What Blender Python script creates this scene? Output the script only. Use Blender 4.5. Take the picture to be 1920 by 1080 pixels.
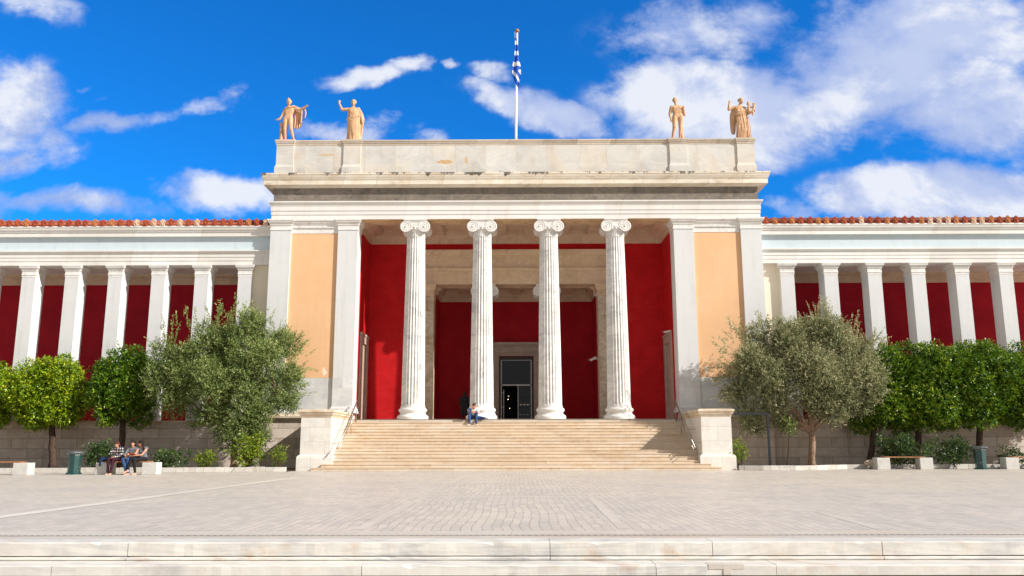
import bpy, bmesh, math, random
import numpy as np
from mathutils import Vector, Matrix
rad = math.radians
PI = math.pi
for o in list(bpy.data.objects): bpy.data.objects.remove(o)
scene = bpy.context.scene
COL = scene.collection

# ------------------------------------------------------------------ camera
FPX = 1570.0; CX = 0.09; CH = 1.25
YAW = 10 / FPX; PITCH = math.atan(292 / FPX); ROLL = -0.002
CAMR = Matrix.Rotation(YAW, 3, 'Z') @ Matrix.Rotation(PI / 2 + PITCH, 3, 'X') @ Matrix.Rotation(ROLL, 3, 'Z')
cam = bpy.data.cameras.new('camera'); camo = bpy.data.objects.new('camera', cam); COL.objects.link(camo)
cam.sensor_width = 36.0; cam.lens = 36.0 * FPX / 1920.0
cam.clip_start = 0.1; cam.clip_end = 5000
camo.matrix_world = Matrix.Translation((CX, 0, CH)) @ CAMR.to_4x4()
scene.camera = camo
def inv(px, py, Y=None, Z=None, X=None):
    """measure a photo pixel: world point on the given plane"""
    d = CAMR @ Vector(((px - 960) / FPX, -(py - 540) / FPX, -1.0))
    if Y is not None: t = Y / d.y
    elif Z is not None: t = (Z - CH) / d.z
    else: t = (X - CX) / d.x
    return Vector((CX, 0, CH)) + d * t

# ------------------------------------------------------------------ light
SUN_AZ = 64.8      # degrees from the facade's normal, towards the right (+X)
SUN_EL = 32.8
EXPOSURE = 0.32
SKY_STRENGTH = 0.10
sd = Vector((math.sin(rad(SUN_AZ)) * math.cos(rad(SUN_EL)), -math.cos(rad(SUN_AZ)) * math.cos(rad(SUN_EL)), math.sin(rad(SUN_EL))))
sl = bpy.data.lights.new('sun', 'SUN'); sl.energy = 4.9; sl.angle = rad(0.6); sl.color = (1.0, 0.965, 0.915)
so = bpy.data.objects.new('sun', sl); COL.objects.link(so)
so.rotation_euler = (-sd).to_track_quat('-Z', 'Y').to_euler(); so.location = sd * 60
scene.view_settings.view_transform = 'Standard'; scene.view_settings.look = 'None'
scene.view_settings.exposure = EXPOSURE; scene.view_settings.gamma = 1; scene.view_settings.use_curve_mapping = False

def srgb(r, g, b, k=1.0):
    f = lambda c: ((c / 255) / 12.92 if c / 255 <= 0.04045 else ((c / 255 + 0.055) / 1.055) ** 2.4) * k
    return (f(r), f(g), f(b), 1)

class NT:
    """small helper round a node tree"""
    def __init__(s, nt): s.nt = nt; s.n = nt.nodes; s.l = nt.links
    def new(s, t, **kw):
        n = s.n.new(t)
        for k, v in kw.items(): setattr(n, k, v)
        return n
    def put(s, sock, v):
        if isinstance(v, bpy.types.NodeSocket): s.l.new(v, sock)
        else:
            try: sock.default_value = v
            except Exception: sock.default_value = tuple(v)[:3]
    def math(s, op, a, b=0.0, c=None, clamp=False):
        n = s.new('ShaderNodeMath', operation=op, use_clamp=clamp); s.put(n.inputs[0], a); s.put(n.inputs[1], b)
        if c is not None: s.put(n.inputs[2], c)
        return n.outputs[0]
    def vmath(s, op, a, b=(0, 0, 0)):
        n = s.new('ShaderNodeVectorMath', operation=op); s.put(n.inputs[0], a); s.put(n.inputs[1], b)
        return n.outputs['Value'] if op in ('DOT_PRODUCT', 'LENGTH') else n.outputs[0]
    def comb(s, x=0.0, y=0.0, z=0.0):
        n = s.new('ShaderNodeCombineXYZ'); s.put(n.inputs[0], x); s.put(n.inputs[1], y); s.put(n.inputs[2], z); return n.outputs[0]
    def sep(s, v):
        n = s.new('ShaderNodeSeparateXYZ'); s.put(n.inputs[0], v); return n.outputs
    def mix(s, f, a, b, mode='MIX'):
        n = s.new('ShaderNodeMix', data_type='RGBA', blend_type=mode); n.clamp_factor = True
        s.put(n.inputs['Factor'], f); s.put(n.inputs[6], a); s.put(n.inputs[7], b); return n.outputs[2]
    def noise(s, vec, scale=1.0, detail=4.0, rough=0.55, dist=0.0):
        n = s.new('ShaderNodeTexNoise'); s.put(n.inputs['Vector'], vec); s.put(n.inputs['Scale'], scale)
        s.put(n.inputs['Detail'], detail); s.put(n.inputs['Roughness'], rough); s.put(n.inputs['Distortion'], dist); return n.outputs[0]
    def rng(s, v, a, b, c=0.0, d=1.0, smooth=True):
        n = s.new('ShaderNodeMapRange', interpolation_type='SMOOTHSTEP' if smooth else 'LINEAR')
        for i, q in enumerate((v, a, b, c, d)): s.put(n.inputs[i], q)
        return n.outputs[0]
    def brick(s, vec, w, h, c1, c2, mortar, msize=0.01, off=0.5):
        n = s.new('ShaderNodeTexBrick'); n.offset = off; s.put(n.inputs['Vector'], vec); s.put(n.inputs['Color1'], c1); s.put(n.inputs['Color2'], c2)
        s.put(n.inputs['Mortar'], mortar); s.put(n.inputs['Scale'], 1.0); s.put(n.inputs['Mortar Size'], msize); s.put(n.inputs['Mortar Smooth'], 0.1)
        s.put(n.inputs['Brick Width'], w); s.put(n.inputs['Row Height'], h); return n.outputs

# ------------------------------------------------------------------ sky
world = bpy.data.worlds.new('World'); scene.world = world; world.use_nodes = True
T = NT(world.node_tree); T.n.clear()
sky = T.new('ShaderNodeTexSky', sky_type='NISHITA'); sky.sun_disc = False
sky.sun_elevation = rad(SUN_EL); sky.sun_rotation = PI / 2 + rad(90 - SUN_AZ); sky.altitude = 100
sky.air_density = 1.0; sky.dust_density = 0.3; sky.ozone_density = 3.0
tc = T.new('ShaderNodeTexCoord').outputs['Generated']
d = T.vmath('NORMALIZE', tc)
dx, dy, dz = T.sep(d)
# a deep polarised blue
skyc = T.mix(1.0, sky.outputs[0], (0.07, 0.80, 1.60, 1), 'MULTIPLY')
ady = T.math('MAXIMUM', T.math('ABSOLUTE', dy), 0.08)
u = T.math('DIVIDE', dx, ady); v = T.math('DIVIDE', dz, ady)
front = T.math('MULTIPLY', T.rng(dy, 0.0, 0.12), T.rng(v, 1.5, 0.9))
warp = T.vmath('ADD', T.comb(u, v, 0), T.vmath('SCALE', (0, 0, 0)))
wn = T.new('ShaderNodeTexNoise'); T.put(wn.inputs['Vector'], T.comb(u, v, 0)); T.put(wn.inputs['Scale'], 5.0); T.put(wn.inputs['Detail'], 5.0); T.put(wn.inputs['Roughness'], .6)
wv = T.vmath('MULTIPLY', T.vmath('SUBTRACT', wn.outputs['Color'], (0.5, 0.5, 0.5)), (0.16, 0.10, 0))
wp = T.vmath('ADD', T.comb(u, v, 0), wv)
# photograph's clouds as directions: centre, half size (pixels), tilt, strength
CL = [(25, 205, 90, 95, -35, .95), (115, 262, 80, 45, -40, .65), (20, 300, 70, 28, 0, .85), (280, 212, 170, 24, 7, .85), (395, 185, 45, 24, 35, .6),
      (60, 8, 90, 28, -5, .6), (110, 378, 190, 26, -8, .85), (20, 370, 90, 30, 0, .7), (435, 372, 95, 34, 0, 1.0), (640, 245, 110, 30, 0, .9), (690, 232, 50, 30, 10, .6), (795, 255, 40, 12, 0, .5),
      (690, 138, 62, 20, 5, .75), (768, 122, 38, 17, 0, .75), (838, 132, 15, 9, 0, .4), (915, 148, 40, 20, 0, .7), (940, 195, 85, 24, -14, .7), (1040, 215, 90, 32, -14, 1.0),
      (1210, 225, 80, 70, 0, .8), (1340, 195, 180, 95, 0, 1.6), (1380, 275, 90, 60, 0, .8), (1460, 235, 60, 60, 0, .7),
      (1330, 45, 170, 66, 8, .8), (1250, 70, 90, 40, 10, .5), (1480, 385, 80, 26, 0, .6),
      (1660, 120, 200, 110, 12, 1.4), (1750, 60, 180, 100, 0, 1.4), (1900, 70, 110, 90, 0, .85), (1830, 210, 170, 100, -10, 1.2), (1700, 230, 110, 40, 0, .6), (1880, 270, 110, 50, 0, .7),
      (1760, 355, 200, 50, 4, 1.4), (1860, 385, 170, 50, 0, 1.4), (1640, 375, 80, 22, 0, .6), (205, 178, 20, 8, 0, .35), (170, 150, 14, 7, 0, .3), (325, 350, 30, 8, 0, .3)]
dens = None
for (px, py, a, b, tilt, st) in CL:
    p = inv(px, py, Y=100.0); u0, v0 = (p.x - CX) / 100, (p.z - CH) / 100
    au, bv = a / FPX * 1.05, b / FPX * 1.05
    mp = T.new('ShaderNodeMapping', vector_type='TEXTURE'); T.put(mp.inputs['Vector'], wp)
    mp.inputs['Location'].default_value = (u0, v0, 0); mp.inputs['Rotation'].default_value = (0, 0, rad(tilt)); mp.inputs['Scale'].default_value = (au, bv, 1)
    L = T.vmath('LENGTH', mp.outputs[0])
    g = T.math('MULTIPLY', T.rng(L, 1.75, 0.1, 0, 1), st)
    dens = g if dens is None else T.math('MAXIMUM', dens, g)
fb = T.noise(T.comb(T.math('MULTIPLY', u, 0.9), T.math('MULTIPLY', v, 1.5), 0.3), 5.2, 12.0, 0.60, 0.35)
fine_ = T.noise(T.comb(u, T.math('MULTIPLY', v, 1.3), 1.7), 17.0, 12.0, 0.66, 0.2)
fbf = T.math('ADD', T.math('MULTIPLY', T.math('SUBTRACT', fb, 0.5), 2.3), T.math('MULTIPLY', T.math('SUBTRACT', fine_, 0.5), 1.25))
df = T.math('ADD', dens, fbf)
maskf = T.math('MULTIPLY', T.rng(df, 0.12, 0.95), T.rng(dens, 0.0, 0.3))
nb = T.noise(d, 2.2, 9.0, 0.6, 0.3)
maskb = T.rng(nb, 0.30, 0.52)
sh = T.noise(T.comb(u, T.math('ADD', T.math('MULTIPLY', v, 1.4), 0.03), 2.0), 4.2, 9.0, 0.58, 0.3)
shv = T.math('ADD', T.rng(sh, 0.42, 0.58), T.math('MULTIPLY', T.rng(df, 0.6, 1.6), 0.4), clamp=True)
K = 8.2
cloudc = T.mix(shv, (0.36 * K, 0.47 * K, 0.80 * K, 1), (0.84 * K, 0.87 * K, 0.95 * K, 1))
vis = T.mix(T.math('MULTIPLY', maskf, 0.96), skyc, cloudc)
rear = T.mix(maskb, T.mix(1.0, sky.outputs[0], (0.35, 0.7, 1.1, 1), 'MULTIPLY'), (0.50 * K, 0.475 * K, 0.445 * K, 1))  # unseen warm white cloud behind the camera, added as neutral fill light
fin = T.mix(front, rear, vis)
bg = T.new('ShaderNodeBackground'); T.put(bg.inputs[0], fin); bg.inputs[1].default_value = SKY_STRENGTH
wo = T.new('ShaderNodeOutputWorld'); T.l.new(bg.outputs[0], wo.inputs[0])

# ------------------------------------------------------------------ materials
def newmat(name):
    m = bpy.data.materials.new(name); m.use_nodes = True
    t = NT(m.node_tree); b = t.n['Principled BSDF']; return m, t, b
def bump(t, b, h, strength=0.3, dist=0.02):
    n = t.new('ShaderNodeBump'); n.inputs['Strength'].default_value = strength; n.inputs['Distance'].default_value = dist
    t.l.new(h, n.inputs['Height']); t.l.new(n.outputs[0], b.inputs['Normal'])
def stone(name, base, vein, blocks=None, joint=0.55, bvar=0.12, veinamt=0.5, vscale=0.5, stain=None, stainamt=0.4, rough=0.6,
          floor=False, top=None, seed=0.0, patch=None, bumps=0.25, jsize=0.008, streak=(1.6, 0.16), stretch=(1, 1, 1.7), spots=()):
    m, t, b = newmat(name)
    pos = t.new('ShaderNodeNewGeometry').outputs['Position']; x, y, z = t.sep(pos)
    uv = t.comb(x, y, 0) if floor else t.comb(t.math('ADD', x, y), z, 0)
    off = t.vmath('ADD', pos, (seed * 13.1, seed * 7.7, seed * 3.3))
    if blocks:   # veins jump from block to block
        br = t.brick(uv, blocks[0], blocks[1], (0, 0, 0, 1), (1, 1, 1, 1), (0.5, 0.5, 0.5, 1), jsize)
        off = t.vmath('ADD', off, t.vmath('MULTIPLY', br[0], (17.0, 5.0, 9.0)))
    st = t.vmath('MULTIPLY', off, stretch)
    n1 = t.noise(st, vscale, 9, 0.62, 1.4)
    v1 = t.rng(t.math('ABSOLUTE', t.math('SUBTRACT', n1, 0.5)), 0.0, 0.07, 1, 0)
    n2 = t.noise(off, vscale * 1.7, 6, 0.6, 0.5)
    f = t.math('MULTIPLY', t.math('ADD', t.math('MULTIPLY', v1, 0.55), t.rng(n2, 0.45, 0.75)), veinamt, clamp=True)
    c = t.mix(f, base, vein)
    if patch:
        n3 = t.noise(off, 0.33, 5, 0.6, 0.8); c = t.mix(t.math('MULTIPLY', t.rng(n3, 0.48, 0.7), patch[1]), c, patch[0])
    for (sx, sz, rx, rz, sc) in spots:   # flaked ochre patches with their own ragged outline
        e1 = t.math('DIVIDE', t.math('SUBTRACT', x, sx), rx); e2 = t.math('DIVIDE', t.math('SUBTRACT', z, sz), rz)
        r_ = t.math('ADD', t.math('MULTIPLY', e1, e1), t.math('MULTIPLY', e2, e2)); nz_ = t.noise(pos, 4.5, 7, 0.7, 0.6)
        c = t.mix(t.math('MULTIPLY', t.rng(t.math('SUBTRACT', t.math('MULTIPLY', nz_, 2.0), r_), 0.42, 0.62), 0.85), c, sc)
    if stain:
        s1 = t.noise(t.comb(t.math('MULTIPLY', t.math('ADD', x, y), streak[0]), t.math('MULTIPLY', z, streak[1]), seed), 1.0, 8, 0.65, 0.2)
        s2 = t.noise(off, 0.8, 5, 0.6)
        c = t.mix(t.math('MULTIPLY', t.math('MULTIPLY', t.rng(s1, 0.47, 0.72), t.rng(s2, 0.35, 0.65)), stainamt), c, stain)
    if top:      # black growth hanging from an upper edge, (z of the edge, reach, colour, amount)
        e = t.noise(t.comb(t.math('MULTIPLY', t.math('ADD', x, y), 1.1), t.math('MULTIPLY', z, 0.5), 4 + seed), 1.0, 9, 0.75, 0.3)
        lim = t.math('MULTIPLY', t.rng(e, 0.46, 0.66), top[1])
        dd = t.math('SUBTRACT', top[0], z)
        k = t.rng(t.math('SUBTRACT', lim, dd), 0.0, 0.06)
        c = t.mix(t.math('MULTIPLY', k, top[3]), c, top[2])
    if blocks:
        lo = 1 - bvar
        b2 = t.brick(uv, blocks[0], blocks[1], (lo, lo * 0.985, lo * 0.96, 1), (1, 1, 1, 1), (joint, joint * 0.93, joint * 0.86, 1), jsize)
        c = t.mix(1.0, c, b2[0], 'MULTIPLY')
    t.l.new(c, b.inputs['Base Color'])
    b.inputs['Roughness'].default_value = rough
    b.inputs['Specular IOR Level'].default_value = 0.3
    h = t.noise(off, 9, 6, 0.7)
    bump(t, b, h, bumps, 0.03)
    return m
def plain(name, col, rough=0.6, metal=0.0, var=0.08, scale=3.0, bumps=0.1, spec=0.4):
    m, t, b = newmat(name)
    pos = t.new('ShaderNodeNewGeometry').outputs['Position']
    n = t.noise(pos, scale, 6, 0.65)
    c = t.mix(t.rng(n, 0.3, 0.7), tuple(q * (1 - var) for q in col[:3]) + (1,), tuple(min(1, q * (1 + var)) for q in col[:3]) + (1,))
    t.l.new(c, b.inputs['Base Color']); b.inputs['Roughness'].default_value = rough; b.inputs['Metallic'].default_value = metal
    b.inputs['Specular IOR Level'].default_value = spec
    bump(t, b, t.noise(pos, scale * 6, 5, 0.7), bumps, 0.01)
    return m
M = {}
M['paint'] = stone('white_paint', (0.69, 0.69, 0.68, 1), (0.63, 0.635, 0.63, 1), None, veinamt=0.4, stain=(0.50, 0.47, 0.42, 1), stainamt=0.5, rough=0.65, bumps=0.12, streak=(2.6, 0.12))
M['paintdado'] = stone('white_marble_dado', (0.74, 0.74, 0.735, 1), (0.50, 0.52, 0.56, 1), (1.4, 1.05), joint=0.92, veinamt=0.55, vscale=0.35, stain=(0.5, 0.44, 0.36, 1), stainamt=0.35, rough=0.5, bumps=0.1)
M['entab'] = stone('architrave_marble', (0.85, 0.83, 0.79, 1), (0.76, 0.73, 0.68, 1), (3.7, 5.0), joint=0.8, veinamt=0.35, stain=(0.55, 0.45, 0.33, 1), stainamt=0.35, rough=0.6, bumps=0.15)
M['cornice'] = stone('cornice_marble', (0.86, 0.79, 0.67, 1), (0.76, 0.62, 0.44, 1), (1.85, 9.0), joint=0.6, bvar=0.16, veinamt=0.6, stain=(0.36, 0.24, 0.13, 1), stainamt=0.65,
                     rough=0.7, top=(16.12, 0.28, (0.055, 0.045, 0.035, 1), 0.85), streak=(0.8, 3.2), jsize=0.01)
M['parapet'] = stone('parapet_marble', (0.72, 0.695, 0.645, 1), (0.56, 0.545, 0.52, 1), (1.7, 3.9), joint=0.82, bvar=0.09, veinamt=0.7, vscale=0.38, stain=(0.58, 0.40, 0.22, 1), stainamt=0.5,
                     rough=0.62, patch=((0.76, 0.67, 0.54, 1), 0.7), seed=2.0, spots=((-3.95, 16.86, .62, .17, (0.62, 0.36, 0.14, 1)), (-2.75, 16.98, .14, .30, (0.66, 0.46, 0.24, 1)), (-10.6, 17.3, .7, .10, (0.66, 0.48, 0.28, 1))))
M['parcap'] = stone('parapet_cap_marble', (0.74, 0.64, 0.52, 1), (0.60, 0.49, 0.38, 1), (1.9, 3.9), joint=0.5, bvar=0.25, veinamt=0.6, stain=(0.3, 0.23, 0.16, 1), stainamt=0.5, rough=0.7)
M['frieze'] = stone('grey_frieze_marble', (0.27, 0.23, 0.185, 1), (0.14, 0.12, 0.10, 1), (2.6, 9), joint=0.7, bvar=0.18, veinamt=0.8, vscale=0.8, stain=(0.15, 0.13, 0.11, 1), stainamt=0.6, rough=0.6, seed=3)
M['column'] = stone('column_marble', (0.84, 0.825, 0.79, 1), (0.50, 0.50, 0.51, 1), (9.0, 2.35), joint=0.7, veinamt=0.75, vscale=0.55, stain=(0.52, 0.44, 0.34, 1), stainamt=0.4, rough=0.55, streak=(2.5, 0.3), seed=1)
M['capital'] = stone('capital_marble', (0.80, 0.78, 0.74, 1), (0.58, 0.55, 0.5, 1), None, veinamt=0.4, vscale=1.4, stain=(0.42, 0.34, 0.25, 1), stainamt=0.5, rough=0.6, streak=(4, 2))
M['porchstone'] = stone('porch_ceiling_marble', (0.74, 0.56, 0.41, 1), (0.60, 0.43, 0.30, 1), (2.3, 9), joint=0.7, bvar=0.15, veinamt=0.7, vscale=0.9, stain=(0.33, 0.24, 0.17, 1), stainamt=0.5, rough=0.6, seed=4)
M['soffit'] = stone('veined_soffit_marble', (0.72, 0.52, 0.30, 1), (0.50, 0.32, 0.16, 1), None, veinamt=0.9, vscale=0.9, stain=(0.3, 0.2, 0.12, 1), stainamt=0.4, rough=0.55, seed=5)
M['innerstone'] = stone('inner_beam_marble', (0.80, 0.62, 0.43, 1), (0.66, 0.48, 0.30, 1), (2.4, 0.95), joint=0.75, bvar=0.12, veinamt=0.7, vscale=0.8, stain=(0.35, 0.26, 0.17, 1), stainamt=0.4, rough=0.6, seed=6)
M['innerpier'] = stone('inner_pier_marble', (0.66, 0.58, 0.46, 1), (0.42, 0.30, 0.17, 1), (3.0, 1.5), joint=0.7, bvar=0.1, veinamt=0.9, vscale=0.8, rough=0.5, seed=7)
M['doorstone'] = stone('door_surround_marble', (0.52, 0.43, 0.36, 1), (0.38, 0.30, 0.25, 1), (1.8, 1.7), joint=0.8, veinamt=0.6, vscale=1.2, rough=0.5, seed=8)
M['podium'] = stone('podium_marble', (0.80, 0.69, 0.58, 1), (0.60, 0.49, 0.40, 1), (1.75, 0.52), joint=0.4, bvar=0.22, veinamt=0.7, vscale=0.6, stain=(0.28, 0.20, 0.13, 1), stainamt=0.6, rough=0.65, seed=9, jsize=0.012)
M['pedestal'] = stone('stair_block_marble', (0.80, 0.77, 0.71, 1), (0.60, 0.58, 0.56, 1), (1.5, 0.68), joint=0.7, bvar=0.08, veinamt=0.5, vscale=0.6, stain=(0.62, 0.42, 0.24, 1), stainamt=0.5, rough=0.6, seed=10)
M['pedcap'] = stone('stair_block_cap_marble', (0.72, 0.62, 0.48, 1), (0.54, 0.40, 0.26, 1), None, veinamt=0.7, stain=(0.30, 0.19, 0.10, 1), stainamt=0.7, rough=0.65, seed=11, streak=(1.2, 2.5))
M['step'] = stone('stair_marble', (0.77, 0.64, 0.49, 1), (0.68, 0.51, 0.34, 1), (1.65, 0.158), joint=0.75, bvar=0.13, veinamt=0.7, vscale=0.6, stain=(0.45, 0.30, 0.17, 1), stainamt=0.5, rough=0.6, seed=12,
                  patch=((0.80, 0.74, 0.66, 1), 0.5), jsize=0.005)
M['fgstep'] = stone('foreground_step_marble', (0.70, 0.67, 0.61, 1), (0.46, 0.45, 0.44, 1), None, veinamt=0.75, vscale=0.8, stain=(0.50, 0.33, 0.20, 1), stainamt=0.7, rough=0.5, seed=13,
                    bumps=0.16, streak=(2.2, 2.5), patch=((0.64, 0.60, 0.55, 1), 0.6), stretch=(.35, 1, 3.2))
M['groove'] = plain('dark_joint', (0.12, 0.09, 0.07), 0.9)
M['kerb'] = stone('kerb_marble', (0.66, 0.63, 0.57, 1), (0.46, 0.43, 0.39, 1), (0.95, 3), joint=0.5, bvar=0.15, veinamt=0.6, stain=(0.3, 0.22, 0.15, 1), stainamt=0.5, rough=0.65, seed=14)
M['bench'] = stone('bench_marble', (0.62, 0.60, 0.56, 1), (0.48, 0.46, 0.43, 1), None, veinamt=0.5, vscale=2.0, stain=(0.4, 0.32, 0.24, 1), stainamt=0.4, rough=0.6, seed=15)
M['statue'] = stone('statue_terracotta_marble', (0.68, 0.42, 0.235, 1), (0.48, 0.26, 0.13, 1), None, veinamt=0.6, vscale=2.2, stain=(0.28, 0.15, 0.075, 1), stainamt=0.7, rough=0.6, seed=16, streak=(6, 2))
M['creamwall'] = plain('cream_plaster', (0.82, 0.72, 0.56), 0.8, var=0.03, scale=1)
M['blue'] = stone('pale_blue_plaster', (0.60, 0.69, 0.72, 1), (0.55, 0.65, 0.69, 1), None, veinamt=0.5, stain=(0.45, 0.5, 0.48, 1), stainamt=0.4, rough=0.75, seed=17)
M['wood'] = plain('bench_wood', (0.34, 0.15, 0.06), 0.5, var=0.3, scale=8)
M['steel'] = plain('handrail_steel', (0.42, 0.38, 0.34), 0.35, 0.9)
M['framesteel'] = plain('blue_grey_steel', (0.02, 0.022, 0.03), 0.5, 0.0)
M['white'] = plain('white_enamel', (0.72, 0.70, 0.66), 0.4, var=0.1)
M['soil'] = plain('dry_soil', (0.12, 0.075, 0.045), 0.95, var=0.35, scale=4, bumps=0.8)
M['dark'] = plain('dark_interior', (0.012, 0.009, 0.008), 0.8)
M['doorframe'] = plain('bronze_door_frame', (0.07, 0.04, 0.035), 0.4, 0.3)
M['alum'] = plain('aluminium_mullion', (0.45, 0.43, 0.42), 0.35, 0.7)
M['bark_orange'] = plain('orange_tree_bark', (0.075, 0.045, 0.03), 0.9, var=0.4, scale=9, bumps=0.8)
M['bark_olive'] = plain('olive_bark', (0.30, 0.19, 0.12), 0.9, var=0.4, scale=9, bumps=0.9)
M['rock'] = plain('pale_rock', (0.5, 0.4, 0.32), 0.9, var=0.25, scale=5, bumps=0.8)
def red_wall(name, k, bl=0.0):
    m, t, b = newmat(name)
    pos = t.new('ShaderNodeNewGeometry').outputs['Position']; x, y, z = t.sep(pos)
    n = t.noise(pos, 0.9, 8, 0.65, 0.3); n2 = t.noise(t.comb(t.math('MULTIPLY', x, .7), y, t.math('MULTIPLY', z, 2.2)), 1.6, 8, 0.7, 0.3)
    c = t.mix(t.rng(n, 0.35, 0.68), (0.385 * k, 0.0035 * k, 0.006 * k + bl, 1), (0.475 * k, 0.007 * k, 0.010 * k + bl, 1))
    c = t.mix(t.math('MULTIPLY', t.rng(n2, 0.48, 0.75), 0.45), c, (0.50 * k, 0.025 * k, 0.022 * k, 1))
    b3 = t.brick(t.comb(t.math('ADD', x, y), z, 0), 40.0, 3.05, (1, 1, 1, 1), (0.96, 0.96, 0.96, 1), (0.72, 0.72, 0.72, 1), 0.012)
    c = t.mix(1.0, c, b3[0], 'MULTIPLY')
    t.l.new(c, b.inputs['Base Color']); b.inputs['Roughness'].default_value = 0.75; b.inputs['Specular IOR Level'].default_value = 0.25
    bump(t, b, t.noise(pos, 6, 6, 0.7), 0.3, 0.03); return m
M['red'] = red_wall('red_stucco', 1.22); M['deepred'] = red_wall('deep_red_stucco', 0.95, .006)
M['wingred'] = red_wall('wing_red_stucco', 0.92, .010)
def orange_panel():
    m, t, b = newmat('peach_stucco')
    pos = t.new('ShaderNodeNewGeometry').outputs['Position']; x, y, z = t.sep(pos)
    n = t.noise(pos, 0.5, 6, 0.6)
    c = t.mix(t.rng(n, 0.3, 0.7), (0.78, 0.46, 0.24, 1), (0.82, 0.50, 0.27, 1))
    ws = t.noise(t.comb(t.math('MULTIPLY', x, 2.2), y, t.math('MULTIPLY', z, 0.22)), 1.0, 8, 0.65, 0.2)
    c = t.mix(t.rng(ws, 0.46, 0.70, 0, 0.45), c, (0.72, 0.43, 0.24, 1)); c = t.mix(t.rng(t.noise(pos, 1.3, 8, 0.7, 0.5), 0.5, 0.72, 0, 0.35), c, (0.86, 0.60, 0.38, 1))
    # flaking plaster low down beside the inner pilaster
    nn = t.noise(pos, 5.0, 6, 0.7)
    ax = t.math('ABSOLUTE', x)
    near = t.math('MULTIPLY', t.rng(t.math('ABSOLUTE', t.math('SUBTRACT', ax, 10.28)), 0.35, 0.05), t.rng(t.math('ABSOLUTE', t.math('SUBTRACT', z, 5.1)), 0.6, 0.1))
    k = t.rng(t.math('MULTIPLY', near, nn), 0.42, 0.50)
    c = t.mix(k, c, (0.84, 0.72, 0.58, 1))
    t.l.new(c, b.inputs['Base Color']); b.inputs['Roughness'].default_value = 0.8
    bump(t, b, t.noise(pos, 8, 6, 0.7), 0.15, 0.02); return m
M['orange'] = orange_panel()
def tilemat(name, c1, c2):
    m, t, b = newmat(name)
    pos = t.new('ShaderNodeNewGeometry').outputs['Position']
    n = t.noise(pos, 2.4, 6, 0.7); n2 = t.noise(pos, 9.0, 6, 0.7)
    c = t.mix(t.rng(n, 0.35, 0.65), c1, c2); c = t.mix(t.rng(n2, 0.5, 0.7, 0, 0.6), c, (0.16, 0.05, 0.03, 1))
    t.l.new(c, b.inputs['Base Color']); b.inputs['Roughness'].default_value = 0.8; bump(t, b, n2, 0.5, 0.03); return m
M['tile'] = tilemat('terracotta_tiles', (0.28, 0.055, 0.025, 1), (0.38, 0.12, 0.065, 1))
M['ante0'] = tilemat('antefix_red', (0.32, 0.045, 0.015, 1), (0.42, 0.09, 0.03, 1))
M['ante1'] = tilemat('antefix_orange', (0.50, 0.16, 0.045, 1), (0.56, 0.23, 0.08, 1))
M['ante2'] = tilemat('antefix_pale', (0.66, 0.42, 0.27, 1), (0.70, 0.52, 0.38, 1))
def paving():
    m, t, b = newmat('plaza_paving')
    pos = t.new('ShaderNodeNewGeometry').outputs['Position']; x, y, z = t.sep(pos)
    wob = t.noise(pos, 1.3, 4, 0.6); w2 = t.noise(pos, 0.35, 3, 0.5)
    xx = t.math('ADD', x, t.math('MULTIPLY', t.math('SUBTRACT', wob, 0.5), 0.07)); xx = t.math('ADD', xx, t.math('MULTIPLY', t.math('SUBTRACT', w2, 0.5), 0.3))
    yy = t.math('ADD', y, t.math('MULTIPLY', t.math('SUBTRACT', wob, 0.5), 0.08))
    uv = t.comb(yy, xx, 0)
    jn = t.noise(pos, 0.28, 3, 0.5)
    b1 = t.brick(uv, 0.46, 0.150, (0.89, 0.89, 0.89, 1), (1.07, 1.06, 1.05, 1), (0.47, 0.42, 0.38, 1), 0.0055, 0.37)
    n = t.noise(pos, 0.35, 7, 0.65, 0.5); n3 = t.noise(t.comb(t.math('MULTIPLY', x, 0.6), t.math('MULTIPLY', y, 1.4), 0), 2.2, 7, 0.7, 0.5)
    c = t.mix(t.rng(n, 0.35, 0.68), (0.60, 0.535, 0.47, 1), (0.535, 0.49, 0.445, 1))
    c = t.mix(t.rng(n3, 0.45, 0.7, 0, 0.5), c, (0.43, 0.41, 0.385, 1))
    warm = t.noise(pos, 0.12, 4, 0.5); c = t.mix(t.rng(warm, 0.48, 0.7, 0, 0.5), c, (0.61, 0.535, 0.45, 1))
    c2 = t.mix(1.0, c, b1[0], 'MULTIPLY')
    c = t.mix(t.rng(jn, 0.3, 0.62, 0.75, 1.0), c, c2)
    t.l.new(c, b.inputs['Base Color'])
    t.l.new(t.rng(n3, 0.3, 0.7, 0.38, 0.62), b.inputs['Roughness']); b.inputs['Specular IOR Level'].default_value = 0.35
    bump(t, b, t.math('ADD', t.math('MULTIPLY', b1[1], -0.6), t.noise(pos, 7, 5, 0.7)), 0.25, 0.01); return m
M['paving'] = paving()
M['band'] = stone('paving_band_marble', (0.62, 0.565, 0.505, 1), (0.55, 0.50, 0.45, 1), (1.3, 7.0), joint=0.8, veinamt=0.5, rough=0.5, floor=True, seed=18)
M['edge'] = stone('edge_slab_marble', (0.60, 0.55, 0.48, 1), (0.50, 0.46, 0.42, 1), (1.9, 0.42), joint=0.72, bvar=0.1, veinamt=0.6, rough=0.5, floor=True, seed=19, patch=((0.54, 0.42, 0.33, 1), 0.5), jsize=0.004)
M['landing'] = stone('landing_marble', (0.66, 0.58, 0.48, 1), (0.52, 0.45, 0.37, 1), (1.2, 1.2), joint=0.8, veinamt=0.5, rough=0.5, floor=True, seed=20)
M['bandpale'] = stone('pale_band_marble', (0.74, 0.69, 0.62, 1), (0.64, 0.59, 0.53, 1), (1.3, 7.0), joint=0.8, veinamt=0.5, rough=0.5, floor=True, seed=23)
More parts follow.
